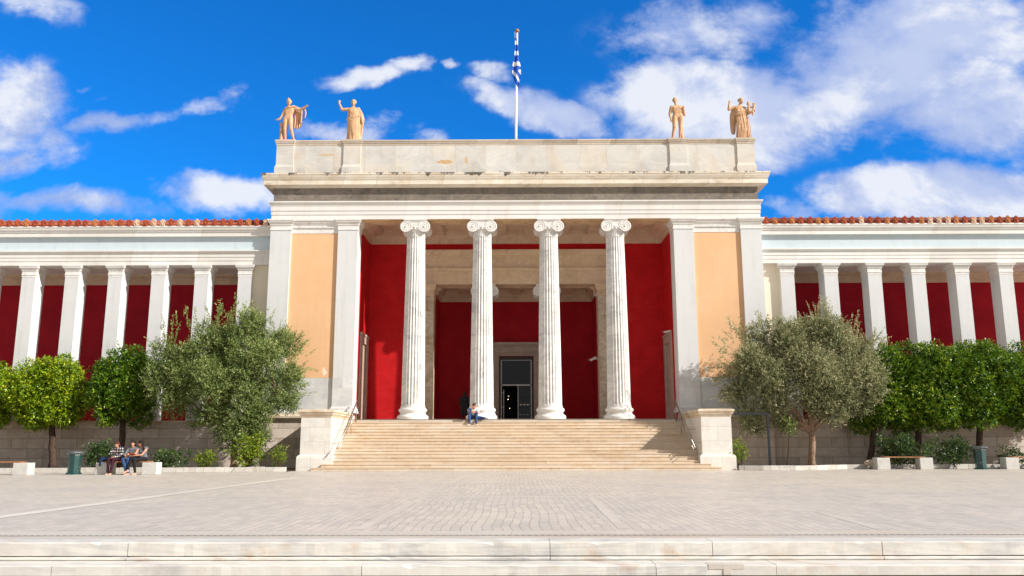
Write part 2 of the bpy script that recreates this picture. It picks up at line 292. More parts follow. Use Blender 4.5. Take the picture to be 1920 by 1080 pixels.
def drainmat():
    m, t, b = newmat('drain_slots')
    pos = t.new('ShaderNodeNewGeometry').outputs['Position']; x, y, z = t.sep(pos)
    fr = t.math('FRACT', t.math('MULTIPLY', x, 11.0)); n = t.noise(pos, 0.25, 3, 0.5)
    k = t.math('MULTIPLY', t.rng(fr, 0.42, 0.5), t.rng(n, 0.35, 0.55, 0.25, 1))
    c = t.mix(k, (0.5, 0.47, 0.43, 1), (0.20, 0.185, 0.17, 1))
    t.l.new(c, b.inputs['Base Color']); b.inputs['Roughness'].default_value = 0.7; return m
M['drain'] = drainmat()
def glass():
    m, t, b = newmat('door_glass')
    b.inputs['Base Color'].default_value = (0.006, 0.009, 0.018, 1); b.inputs['Roughness'].default_value = 0.04
    b.inputs['IOR'].default_value = 1.42; return m
M['glass'] = glass()
def leaf(name, c1, c2, c3, trans=0.35, rough=0.5, spec=0.4):
    m, t, b = newmat(name)
    at = t.new('ShaderNodeAttribute', attribute_name='tint').outputs['Fac']
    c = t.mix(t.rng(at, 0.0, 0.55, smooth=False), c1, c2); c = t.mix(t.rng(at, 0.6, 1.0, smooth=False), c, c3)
    t.l.new(c, b.inputs['Base Color']); b.inputs['Roughness'].default_value = rough; b.inputs['Specular IOR Level'].default_value = spec
    tr = t.new('ShaderNodeBsdfTranslucent'); t.l.new(c, tr.inputs[0])
    mx = t.new('ShaderNodeMixShader'); mx.inputs[0].default_value = trans
    t.l.new(b.outputs[0], mx.inputs[1]); t.l.new(tr.outputs[0], mx.inputs[2]); t.l.new(mx.outputs[0], t.n['Material Output'].inputs[0]); return m
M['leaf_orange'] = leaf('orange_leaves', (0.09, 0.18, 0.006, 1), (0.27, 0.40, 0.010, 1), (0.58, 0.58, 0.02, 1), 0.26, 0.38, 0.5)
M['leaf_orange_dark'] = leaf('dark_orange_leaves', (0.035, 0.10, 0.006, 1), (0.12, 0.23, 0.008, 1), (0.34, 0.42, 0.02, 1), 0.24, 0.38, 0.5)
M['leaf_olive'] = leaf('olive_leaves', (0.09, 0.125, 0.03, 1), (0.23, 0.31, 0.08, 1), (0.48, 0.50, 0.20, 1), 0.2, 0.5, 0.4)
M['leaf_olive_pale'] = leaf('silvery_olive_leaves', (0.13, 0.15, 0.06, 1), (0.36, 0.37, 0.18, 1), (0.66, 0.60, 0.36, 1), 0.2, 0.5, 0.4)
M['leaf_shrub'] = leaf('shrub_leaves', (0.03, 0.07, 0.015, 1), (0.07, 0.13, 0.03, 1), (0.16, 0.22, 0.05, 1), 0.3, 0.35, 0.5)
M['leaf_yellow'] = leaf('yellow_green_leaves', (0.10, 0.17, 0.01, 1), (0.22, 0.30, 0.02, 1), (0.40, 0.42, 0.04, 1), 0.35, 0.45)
def cloth(name, col, rough=0.85): return plain(name, col, rough, var=0.18, scale=12, bumps=0.3, spec=0.2)
M['skin'] = cloth('skin', (0.55, 0.28, 0.18), 0.55); M['skin_red'] = cloth('sunburnt_skin', (0.62, 0.22, 0.13), 0.55)
M['hair'] = cloth('dark_hair', (0.022, 0.013, 0.01), 0.6); M['hair_brown'] = cloth('brown_hair', (0.085, 0.03, 0.018), 0.6)
M['jeans'] = cloth('blue_denim', (0.035, 0.075, 0.18)); M['black'] = cloth('black_cloth', (0.016, 0.015, 0.018)); M['maroon'] = cloth('maroon_cloth', (0.045, 0.012, 0.02))
M['grey'] = cloth('grey_cloth', (0.16, 0.165, 0.18)); M['tee'] = cloth('white_cotton', (0.75, 0.71, 0.66)); M['navy'] = cloth('navy_cloth', (0.015, 0.03, 0.08))
M['shoe'] = cloth('pale_shoes', (0.6, 0.38, 0.3)); M['book'] = cloth('orange_brown_cover', (0.50, 0.10, 0.03)); M['page'] = cloth('paper', (0.75, 0.73, 0.7))
M['brightblue'] = cloth('bright_blue_nylon', (0.02, 0.10, 0.45))
def plaid():
    m, t, b = newmat('black_white_plaid')
    x, y, z = t.sep(t.new('ShaderNodeTexCoord').outputs['Object'])
    a = t.math('GREATER_THAN', t.math('FRACT', t.math('MULTIPLY', t.math('ADD', x, y), 9.0)), 0.5)
    c = t.math('GREATER_THAN', t.math('FRACT', t.math('MULTIPLY', z, 9.0)), 0.5)
    k = t.math('MULTIPLY', a, c); cc = t.mix(k, (0.03, 0.03, 0.04, 1), (0.66, 0.62, 0.6, 1))
    t.l.new(cc, b.inputs['Base Color']); b.inputs['Roughness'].default_value = 0.85; return m
M['plaid'] = plaid()
def flagmat():
    m, t, b = newmat('blue_and_white_flag_cloth')
    pos = t.new('ShaderNodeNewGeometry').outputs['Position']; x, y, z = t.sep(pos)
    low = t.rng(z, 23.35, 23.15)
    s = t.math('ADD', z, t.math('MULTIPLY', t.math('MULTIPLY', x, low), 1.6)); s = t.math('ADD', s, t.math('MULTIPLY', y, 0.25))
    k = t.math('GREATER_THAN', t.math('FRACT', t.math('MULTIPLY', s, 1.45)), 0.40)
    c = t.mix(k, (0.82, 0.84, 0.88, 1), (0.015, 0.12, 0.62, 1))
    t.l.new(c, b.inputs['Base Color']); b.inputs['Roughness'].default_value = 0.8
    tr = t.new('ShaderNodeBsdfTranslucent'); t.l.new(c, tr.inputs[0]); mx = t.new('ShaderNodeMixShader'); mx.inputs[0].default_value = 0.3
    t.l.new(b.outputs[0], mx.inputs[1]); t.l.new(tr.outputs[0], mx.inputs[2]); t.l.new(mx.outputs[0], t.n['Material Output'].inputs[0]); return m
M['flag'] = flagmat()
def binmat():
    m, t, b = newmat('green_bin_paint')
    pos = t.new('ShaderNodeNewGeometry').outputs['Position']; n = t.noise(pos, 14, 6, 0.7)
    c = t.mix(t.rng(n, 0.60, 0.68), (0.008, 0.05, 0.045, 1), (0.35, 0.40, 0.38, 1))
    t.l.new(c, b.inputs['Base Color']); b.inputs['Roughness'].default_value = 0.28; b.inputs['Specular IOR Level'].default_value = 0.6; return m
M['bin'] = binmat(); M['binlid'] = plain('bin_lid_metal', (0.16, 0.17, 0.18), 0.4, 0.5, var=0.3)

# ------------------------------------------------------------------ object helpers
ORG = {}
def empty(name, loc=(0, 0, 0)):
    o = bpy.data.objects.new(name, None); COL.objects.link(o); o.location = loc; o.empty_display_size = 0.3
    ORG[o.name] = Vector(loc); return o
def tag(o, label=None, cat=None, group=None, kind=None):
    if label: o['label'] = label
    if cat: o['category'] = cat
    if group: o['group'] = group
    if kind: o['kind'] = kind
    return o
def link_mesh(name, me, mat, parent=None, smooth=False):
    if mat is not None and not me.materials: me.materials.append(mat)
    o = bpy.data.objects.new(name, me); COL.objects.link(o)
    if smooth: me.polygons.foreach_set('use_smooth', [True] * len(me.polygons))
    if parent is not None: o.parent = parent; ORG[o.name] = ORG[parent.name]
    else: ORG[o.name] = Vector((0, 0, 0))
    return o
def kids(o): return [c for c in bpy.data.objects if c.parent is o]
def copy_tree(o, parent=None):
    c = o.copy(); COL.objects.link(c); c.parent = parent; ORG[c.name] = ORG[o.name]
    for k in kids(o): copy_tree(k, c)
    return c
class MB:
    """collects shapes in world coordinates and links them as ONE mesh object"""
    def __init__(s): s.v = []; s.f = []
    def add(s, vs, fs):
        n = len(s.v); s.v += [tuple(p) for p in vs]; s.f += [[i + n for i in f] for f in fs]; return s
    def box(s, x0, x1, y0, y1, z0, z1):
        return s.add([(x0, y0, z0), (x1, y0, z0), (x1, y1, z0), (x0, y1, z0), (x0, y0, z1), (x1, y0, z1), (x1, y1, z1), (x0, y1, z1)],
                     [(0, 3, 2, 1), (4, 5, 6, 7), (0, 1, 5, 4), (1, 2, 6, 5), (2, 3, 7, 6), (3, 0, 4, 7)])
    def quad(s, a, b, c, d): return s.add([a, b, c, d], [(0, 1, 2, 3)])
    def prof_x(s, pts, x0, x1):
        """closed profile of (y, z) extruded along X"""
        n = len(pts); vs = [(x0, y, z) for y, z in pts] + [(x1, y, z) for y, z in pts]
        fs = [(i, (i + 1) % n, n + (i + 1) % n, n + i) for i in range(n)] + [tuple(range(n))[::-1], tuple(range(n, 2 * n))]
        return s.add(vs, fs)
    def prof_y(s, pts, y0, y1):
        n = len(pts); vs = [(x, y0, z) for x, z in pts] + [(x, y1, z) for x, z in pts]
        fs = [(i, n + i, n + (i + 1) % n, (i + 1) % n) for i in range(n)] + [tuple(range(n)), tuple(range(n, 2 * n))[::-1]]
        return s.add(vs, fs)
    def ring_prof(s, x0, x1, y0, y1, prof, cap=True):
        """rectangular mouldings: prof = [(out, z)...] swept round the rectangle"""
        rs = []
        for o, z in prof: rs.append([(x0 - o, y0 - o, z), (x1 + o, y0 - o, z), (x1 + o, y1 + o, z), (x0 - o, y1 + o, z)])
        vs = [p for r in rs for p in r]; fs = []
        for i in range(len(rs) - 1):
            for k in range(4): fs.append((i * 4 + k, i * 4 + (k + 1) % 4, (i + 1) * 4 + (k + 1) % 4, (i + 1) * 4 + k))
        if cap: fs.append((0, 3, 2, 1)); m = (len(rs) - 1) * 4; fs.append((m, m + 1, m + 2, m + 3))
        return s.add(vs, fs)
    def lathe(s, cx, cy, prof, n=48, fn=None):
        vs = []; fs = []
        for i, (r, z) in enumerate(prof):
            for k in range(n):
                a = 2 * PI * k / n; rr = r * (fn(a, i) if fn else 1); vs.append((cx + rr * math.cos(a), cy + rr * math.sin(a), z))
        for i in range(len(prof) - 1):
            for k in range(n): fs.append((i * n + k, i * n + (k + 1) % n, (i + 1) * n + (k + 1) % n, (i + 1) * n + k))
        fs.append(tuple(range(n))[::-1]); m = (len(prof) - 1) * n; fs.append(tuple(range(m, m + n)))
        return s.add(vs, fs)
    def tube(s, pts, rads, n=8):
        pts = [Vector(p) for p in pts]
        if not isinstance(rads, (list, tuple)): rads = [rads] * len(pts)
        vs = []; fs = []
        for i, p in enumerate(pts):
            dr = (pts[min(i + 1, len(pts) - 1)] - pts[max(i - 1, 0)]).normalized()
            up = Vector((0, 1, 0)) if abs(dr.y) < 0.9 else Vector((1, 0, 0))
            a = dr.cross(up).normalized(); b = dr.cross(a)
            for k in range(n): t = 2 * PI * k / n; vs.append(p + (a * math.cos(t) + b * math.sin(t)) * rads[i])
        for i in range(len(pts) - 1):
            for k in range(n): fs.append((i * n + k, i * n + (k + 1) % n, (i + 1) * n + (k + 1) % n, (i + 1) * n + k))
        fs.append(tuple(range(n))[::-1]); m = (len(pts) - 1) * n; fs.append(tuple(range(m, m + n)))
        return s.add(vs, fs)
    def ball(s, c, r, n=12, m=8, sc=(1, 1, 1), rot=None):
        vs = [(0, 0, 1)]; fs = []
        for i in range(1, m):
            for k in range(n): a = PI * i / m; t = 2 * PI * k / n; vs.append((math.sin(a) * math.cos(t), math.sin(a) * math.sin(t), math.cos(a)))
        vs.append((0, 0, -1)); L = len(vs) - 1
        for k in range(n):
            fs.append((0, 1 + k, 1 + (k + 1) % n)); fs.append((L, L - n + (k + 1) % n, L - n + k))
            for i in range(m - 2): a = 1 + i * n; fs.append((a + k, a + n + k, a + n + (k + 1) % n, a + (k + 1) % n))
        out = []
        for p in vs:
            q = Vector((p[0] * sc[0], p[1] * sc[1], p[2] * sc[2])) * r
            if rot: q = rot @ q
            out.append(q + Vector(c))
        return s.add(out, fs)
    def mesh(s, name, org=Vector((0, 0, 0))):
        me = bpy.data.meshes.new(name); me.from_pydata([(p[0] - org.x, p[1] - org.y, p[2] - org.z) for p in s.v], [], s.f); me.update()
        bm = bmesh.new(); bm.from_mesh(me); bmesh.ops.recalc_face_normals(bm, faces=bm.faces); bm.to_mesh(me); bm.free(); return me
    def build(s, name, mat, parent=None, smooth=False, bevel=0, autosm=None):
        org = ORG[parent.name] if parent is not None else Vector((0, 0, 0))
        me = s.mesh(name, org); o = link_mesh(name, me, mat, parent, smooth)
        if bevel:
            b = o.modifiers.new('bevel', 'BEVEL'); b.width = bevel; b.segments = 2; b.limit_method = 'ANGLE'
        if autosm:
            bm = bmesh.new(); bm.from_mesh(me)
            for f in bm.faces: f.smooth = True
            for e in bm.edges:
                if len(e.link_faces) == 2 and e.calc_face_angle(0) > autosm: e.smooth = False
            bm.to_mesh(me); bm.free()
        return o
#@@GEOM
# ------------------------------------------------------------------ ground
ZP = 2.53                      # height of the landing above the plaza
tag(MB().box(-1500, 1500, -300, 3000, -1.2, -0.62).build('ground', M['paving']), kind='structure')
tag(MB().box(-70, 70, 11.52, 45.3, -0.6, 0.0).build('plaza_paving', M['paving']), kind='structure')
def strip(p0, p1, w, name, mat, z=0.004):
    a, b = Vector(p0), Vector(p1); d_ = (b - a).normalized(); n = Vector((-d_.y, d_.x, 0)) * w / 2
    mb = MB(); mb.quad((a + n).to_tuple()[:2] + (z,), (a - n).to_tuple()[:2] + (z,), (b - n).to_tuple()[:2] + (z,), (b + n).to_tuple()[:2] + (z,))
    return mb.build(name, mat)
bands = MB()
def band(p0, p1, w, z):
    a, b = Vector(p0), Vector(p1); d_ = (b - a).normalized(); n = Vector((-d_.y, d_.x, 0)) * w / 2
    bands.quad(tuple((a + n)[:2]) + (z,), tuple((a - n)[:2]) + (z,), tuple((b - n)[:2]) + (z,), tuple((b + n)[:2]) + (z,))
band((-60, 20.9, 0), (60, 20.6, 0), 0.30, 0.0015)
for (q0, q1) in (((672, 993), (880, 889)), ((1108, 933), (1170, 992)), ((1535, 960), (1650, 992))):
    g0, g1 = inv(*q0, Z=0), inv(*q1, Z=0); band((g0.x, g0.y, 0), (g1.x, g1.y, 0), 0.30 if q0[0] == -60 else 0.17, 0.003)
tag(bands.build('paving_bands', M['band']), kind='structure')
bands = MB(); g0, g1 = inv(-60, 978, Z=0), inv(560, 895, Z=0); band((g0.x, g0.y, 0), (g1.x, g1.y, 0), 0.34, 0.006); tag(bands.build('pale_paving_band', M['bandpale']), kind='structure')
tag(MB().box(-70, 70, 11.2, 12.62, -0.16, 0.004).build('edge_slabs', M['edge']), kind='structure')
tag(MB().quad((-60, 11.98, 0.008), (60, 11.98, 0.008), (60, 12.05, 0.008), (-60, 12.05, 0.008)).build('drain_slots', M['drain']), kind='structure')
# the flight in the foreground: each slab a part
fs = tag(empty('foreground_steps', (0, 11.3, -0.3)), 'low wide steps of weathered white marble slabs across the foreground', 'steps')
rs = random.Random(5)
def fslab(x0, x1, y0, y1, z0, z1, name='slab', parent=None, ch=0.012):
    # slab with worn, slightly uneven front arris
    mb = MB(); n = max(3, int((x1 - x0) / 0.12)); rows = []
    for i in range(n + 1):
        x = x0 + (x1 - x0) * i / n; w = rs.uniform(-1, 1) * 0.004; c = ch * rs.uniform(0.6, 1.7)
        if rs.random() < 0.03: c += rs.uniform(0.01, 0.03)
        rows.append([(x, y1, z0), (x, y0 + w, z0), (x, y0 + w, z1 - c), (x, y0 + w + c, z1 + w * 0.5), (x, y1, z1)])
    vs = [p for r in rows for p in r]; fs_ = []
    for i in range(n):
        for k in range(4): fs_.append((i * 5 + k, i * 5 + k + 1, (i + 1) * 5 + k + 1, (i + 1) * 5 + k))
        fs_.append((i * 5 + 4, i * 5, (i + 1) * 5, (i + 1) * 5 + 4))
    fs_.append((0, 4, 3, 2, 1)); fs_.append(tuple(n * 5 + k for k in range(5)))
    mb.add(vs, fs_); return mb.build(name, M['fgstep'], parent if parent is not None else fs)
for (y0, y1, z0, z1, joints) in ((11.17, 11.6, -0.158, 0.010, (-16, -13.2, -9.9, -4.93, 0.5, 2.58, 4.75, 8.9, 12.3, 16)),
                                 (11.135, 11.6, -0.206, -0.170, (-16, -9.9, -4.93, 0.5, 4.75, 8.9, 16)),
                                 (10.72, 11.6, -0.335, -0.214, (-16, -11, -5.65, -1.83, 1.78, 3.25, 6.6, 11, 16))):
    for a, b in zip(joints[:-1], joints[1:]): fslab(a + 0.004, b - 0.004, y0, y1, z0, z1)
MB().box(-16, 16, 11.20, 11.5, -0.172, -0.156).build('joint', M['groove'], fs)
MB().box(-16, 16, 11.155, 11.5, -0.2145, -0.2055).build('joint', M['groove'], fs)
MB().box(-16, 16, 10.74, 11.6, -0.60, -0.334).build('footing', M['groove'], fs)
mbp = MB().box(2.42, 2.86, 10.714, 10.9, -0.262, -0.211).box(2.60, 2.70, 10.714, 10.9, -0.33, -0.262); mbp.build('patch_block', M['band'], fs)

# planting beds with their kerbs
KL = [(-34, 38.0), (-16, 38.6), (-10.55, 39.2)]
def bed(pts, x_end, name):
    mb = MB(); n = len(pts)
    for (a, b) in zip(pts[:-1], pts[1:]): mb.add([(a[0], a[1] + .1, 0.0), (b[0], b[1] + .1, 0.0), (b[0], 45.4, 0), (a[0], 45.4, 0), (a[0], a[1] + .1, .03), (b[0], b[1] + .1, .03), (b[0], 45.4, .03), (a[0], 45.4, .03)],
                                                  [(0, 1, 5, 4), (4, 5, 6, 7)])
    return tag(mb.build(name, M['soil']), kind='structure')
KR = [(10.45, 40.2), (11.5, 39.9), (13.0, 39.95), (14.6, 40.6), (16.2, 41.9), (17.5, 42.0), (34, 42.0)]
def kerb(pts, label):
    mb = MB(); w = 0.22
    for (a, b) in zip(pts[:-1], pts[1:]):
        a_, b_ = Vector((a[0], a[1], 0)), Vector((b[0], b[1], 0)); d_ = (b_ - a_).normalized(); nn = Vector((-d_.y, d_.x, 0)) * w
        L = (b_ - a_).length; k = max(1, round(L / 0.95))
        for i in range(k):
            p, q = a_ + d_ * (L * i / k + .004), a_ + d_ * (L * (i + 1) / k - .004); h = 0.22 + rs.uniform(-.008, .008)
            mb.add([p, q, q + nn, p + nn, p + Vector((0, 0, h)), q + Vector((0, 0, h)), q + nn + Vector((0, 0, h)), p + nn + Vector((0, 0, h))],
                   [(0, 3, 2, 1), (4, 5, 6, 7), (0, 1, 5, 4), (1, 2, 6, 5), (2, 3, 7, 6), (3, 0, 4, 7)])
    return tag(mb.build('planter_kerb', M['kerb'], bevel=0.012), label, 'kerb')
bed(KL, 0, 'planting_bed'); bed(KR, 0, 'planting_bed')
kerb(KL, 'low white marble kerb of the planting bed left of the staircase'); kerb(KR, 'low white marble kerb curving round the planting bed right of the staircase')

# ------------------------------------------------------------------ the museum
MU = tag(empty('museum_building', (0, 46, 0)), 'neoclassical museum with Ionic portico, red walls, peach panels and pillared wings', 'museum')
def cap_prof(z0, z1, out):
    h = z1 - z0; return [(0.0, z0), (0.03, z0 + .0), (0.03, z0 + h * .10), (0.015, z0 + h * .14), (0.015, z0 + h * .44), (0.05, z0 + h * .46), (0.05, z0 + h * .54), (0.09, z0 + h * .66),
                         (0.13, z0 + h * .72), (0.13, z0 + h * .80), (out, z0 + h * .86), (out, z1)]
def anta(x0, x1, y0, y1, z0, zc, z1, parent, mat=M['paint'], zd=4.75, name='anta', out=0.17, base=True):
    a = MB().box(x0, x1, y0, y1, zd, zc).build(name, mat, parent)
    MB().box(x0 - .003, x1 + .003, y0 - .003, y1, z0, zd).build('dado', M['paintdado'] if mat is M['paint'] else mat, a)
    MB().ring_prof(x0, x1, y0, y1, cap_prof(zc, z1, out)).build('capital', M['capital'] if mat is M['paint'] else mat, a)
    if base: MB().ring_prof(x0, x1, y0, y1, [(0.02, z0), (.12, z0 + .001), (.12, z0 + .12), (.07, z0 + .17), (.09, z0 + .23), (.03, z0 + .30), (.004, z0 + .36)]).build('base', M['paintdado'], a)
    return a
PB = 2.88
for s in (-1, 1):
    xs = sorted((s * 8.74, s * 9.83)); anta(xs[0], xs[1], 45.0, 46.1, PB, 12.92, 13.53, MU)
    xs = sorted((s * 12.44, s * 13.58)); anta(xs[0], xs[1], 45.0, 46.1, PB, 12.92, 13.53, MU)
    xs = sorted((s * 9.83, s * 12.44))
    pn = MB().box(xs[0], xs[1], 45.12, 45.5, 4.75, 12.75).build('stucco_panel', M['orange'], MU)
    MB().box(xs[0], xs[1], 45.115, 45.5, PB, 4.745).build('dado', M['paintdado'], pn)
    MB().prof_x([(45.5, 12.75), (45.10, 12.75), (45.10, 13.02), (45.04, 13.06), (45.04, 13.18), (45.0, 13.26), (44.96, 13.33), (44.96, 13.40), (44.90, 13.44), (44.90, 13.525), (45.5, 13.525)], xs[0] + .02, xs[1] - .02).build('moulding', M['capital'], pn)
    # solid rooms behind the panels: side wall, and the red wall facing the porch
    xs = sorted((s * 8.80, s * 13.50)); MB().box(xs[0], xs[1], 45.5, 60, 0, 15.3).build('side_wall', M['paint'], MU)
    # podium under the corner rooms
    xs = sorted((s * 10.2, s * 13.62)); MB().box(xs[0], xs[1], 44.98, 46, 0, 2.5).build('podium_wall', M['podium'], MU)
    MB().prof_x([(45.4, 2.88), (44.88, 2.88), (44.86, 2.80), (44.80, 2.72), (44.80, 2.62), (44.90, 2.58), (44.93, 2.50), (45.4, 2.50)], xs[0] - .05, xs[1] + .05).build('podium_moulding', M['pedcap'], MU)
# red porch walls (with the opening of the inner vestibule)
def side_red(s):
    x = s * 8.76; y0, y1, zt = 47.15, 48.65, 6.9
    mb = MB(); a, b = sorted((x, x + s * .06))
    mb.box(a, b, 46.1, y0, ZP, 13.6).box(a, b, y1, 49.2, ZP, 13.6).box(a, b, y0, y1, zt, 13.6); w = mb.build('porch_side_wall', M['red'], MU)
    sr = MB(); q = sorted((x - s * .09, x + s * .05))
    sr.box(q[0], q[1], y0 - .42, y0, ZP, zt + .42).box(q[0], q[1], y1, y1 + .42, ZP, zt + .42).box(q[0], q[1], y0, y1, zt, zt + .42)
    q2 = sorted((x - s * .13, x)); sr.box(q2[0], q2[1], y0 - .45, y1 + .44, zt + .42, zt + .56)
    d_ = sr.build('side_doorway', M['doorstone'], MU)
    q3 = sorted((x + s * .01, x + s * .03)); MB().box(q3[0], q3[1], y0, y1, ZP, zt).build('door_panel', M['doorstone'], d_)
for s in (-1, 1): side_red(s)
mb = MB().box(-8.8, -4.9, 49.2, 50.0, ZP, 13.6).box(4.9, 8.8, 49.2, 50.0, ZP, 13.6).box(-4.9, 4.9, 49.2, 50.0, 12.66, 13.6); mb.build('porch_wall', M['red'], MU)
mb = MB().box(-5.2, -4.85, 50.0, 52.8, ZP, 10.6).box(4.85, 5.2, 50.0, 52.8, ZP, 10.6)
mb.box(-4.85, -1.08, 52.8, 53.1, ZP, 10.6).box(1.10, 4.85, 52.8, 53.1, ZP, 10.6).box(-1.08, 1.10, 52.8, 53.1, 6.68, 10.6); mb.build('vestibule_wall', M['deepred'], MU)
MB().box(-8.95, 8.95, 44.62, 53.0, 2.3, ZP).build('landing_floor', M['landing'], MU)
# ceilings with coffers
def coffers(x0, x1, y0, y1, z, xper, bw, name, ye=.35):
    mb = MB().box(x0, x1, y0, y1, z + .26, z + .36); n = round((x1 - x0) / xper)
    mb.box(x0, x1, y0, y0 + ye, z, z + .26).box(x0, x1, y1 - ye * 1.3, y1, z, z + .26)
    for i in range(n + 1):
        c = (x0 + x1) / 2 + (i - n / 2) * xper; a, b = max(x0, c - bw / 2), min(x1, c + bw / 2)
        if b > a: mb.box(a, b, y0 + ye, y1 - ye * 1.3, z, z + .26)
    for i in range(n):   # inner step of each coffer
        c = (x0 + x1) / 2 + (i + .5 - n / 2) * xper; h = (xper - bw) / 2
        if c - h > x0 and c + h < x1:
            mb.box(c - h, c - h + .07, y0 + ye, y1 - ye * 1.3, z + .12, z + .26).box(c + h - .07, c + h, y0 + ye, y1 - ye * 1.3, z + .12, z + .26)
    return mb.build(name, M['porchstone'], MU)
coffers(-8.8, 8.8, 46.1, 49.2, 13.56, 1.855, .75, 'porch_ceiling')
coffers(-4.85, 4.85, 50.2, 52.8, 10.6, 1.6, .65, 'vestibule_ceiling', .3)
def wall_cornice(x0, x1, yw, zt, h, out, nm):
    mb = MB()
    P = [(0, zt - h), (.10, zt - h), (.10, zt - h * .38), (.15, zt - h * .36), (.15, zt - h * .28), (.24, zt - h * .22), (out * .8, zt - h * .10), (out, zt - h * .08), (out, zt), (0, zt)]
    mb.prof_x([(yw - o, z) for o, z in P], x0 + .1, x1 - .1)
    return mb, P
mb, P = wall_cornice(-8.76, 8.76, 49.2, 13.56, .46, .42, '')
mb.prof_y([(-8.76 + o, z) for o, z in P], 46.1, 49.2); mb.prof_y([(8.76 - o, z) for o, z in P], 46.1, 49.2); mb.build('porch_ceiling_moulding', M['porchstone'], MU)
mb, P = wall_cornice(-4.85, 4.85, 52.8, 10.6, .44, .38, '')
mb.prof_y([(-4.85 + o, z) for o, z in P], 50.2, 52.8); mb.prof_y([(4.85 - o, z) for o, z in P], 50.2, 52.8); mb.build('vestibule_ceiling_moulding', M['porchstone'], MU)
# inner beam and piers
mb = MB().prof_x([(50.25, 10.63), (49.14, 10.63), (49.14, 10.92), (49.115, 10.92), (49.115, 11.17), (49.09, 11.17), (49.09, 11.38), (49.04, 11.42), (49.04, 11.50), (48.98, 11.56), (48.98, 11.60), (49.12, 11.62),
                   (49.12, 12.22), (49.02, 12.26), (49.02, 12.33), (48.94, 12.38), (48.90, 12.56), (48.86, 12.60), (48.86, 12.69), (50.25, 12.69)], -5.62, 5.62); mb.build('inner_beam', M['innerstone'], MU)
for s in (-1, 1):
    xs = sorted((s * 4.87, s * 5.47)); a = MB().box(xs[0], xs[1], 49.1, 50.2, ZP, 9.93).build('inner_pier', M['innerpier'], MU)
    cp = MB().ring_prof(xs[0], xs[1], 49.1, 50.2, cap_prof(9.93, 10.63, .14))
    for k in range(7):
        for zz in (10.03, 10.16): cp.ball((xs[0] + .06 + k * .08, 49.08, zz), .035, 6, 4)
    cp.build('capital', M['innerstone'], a)
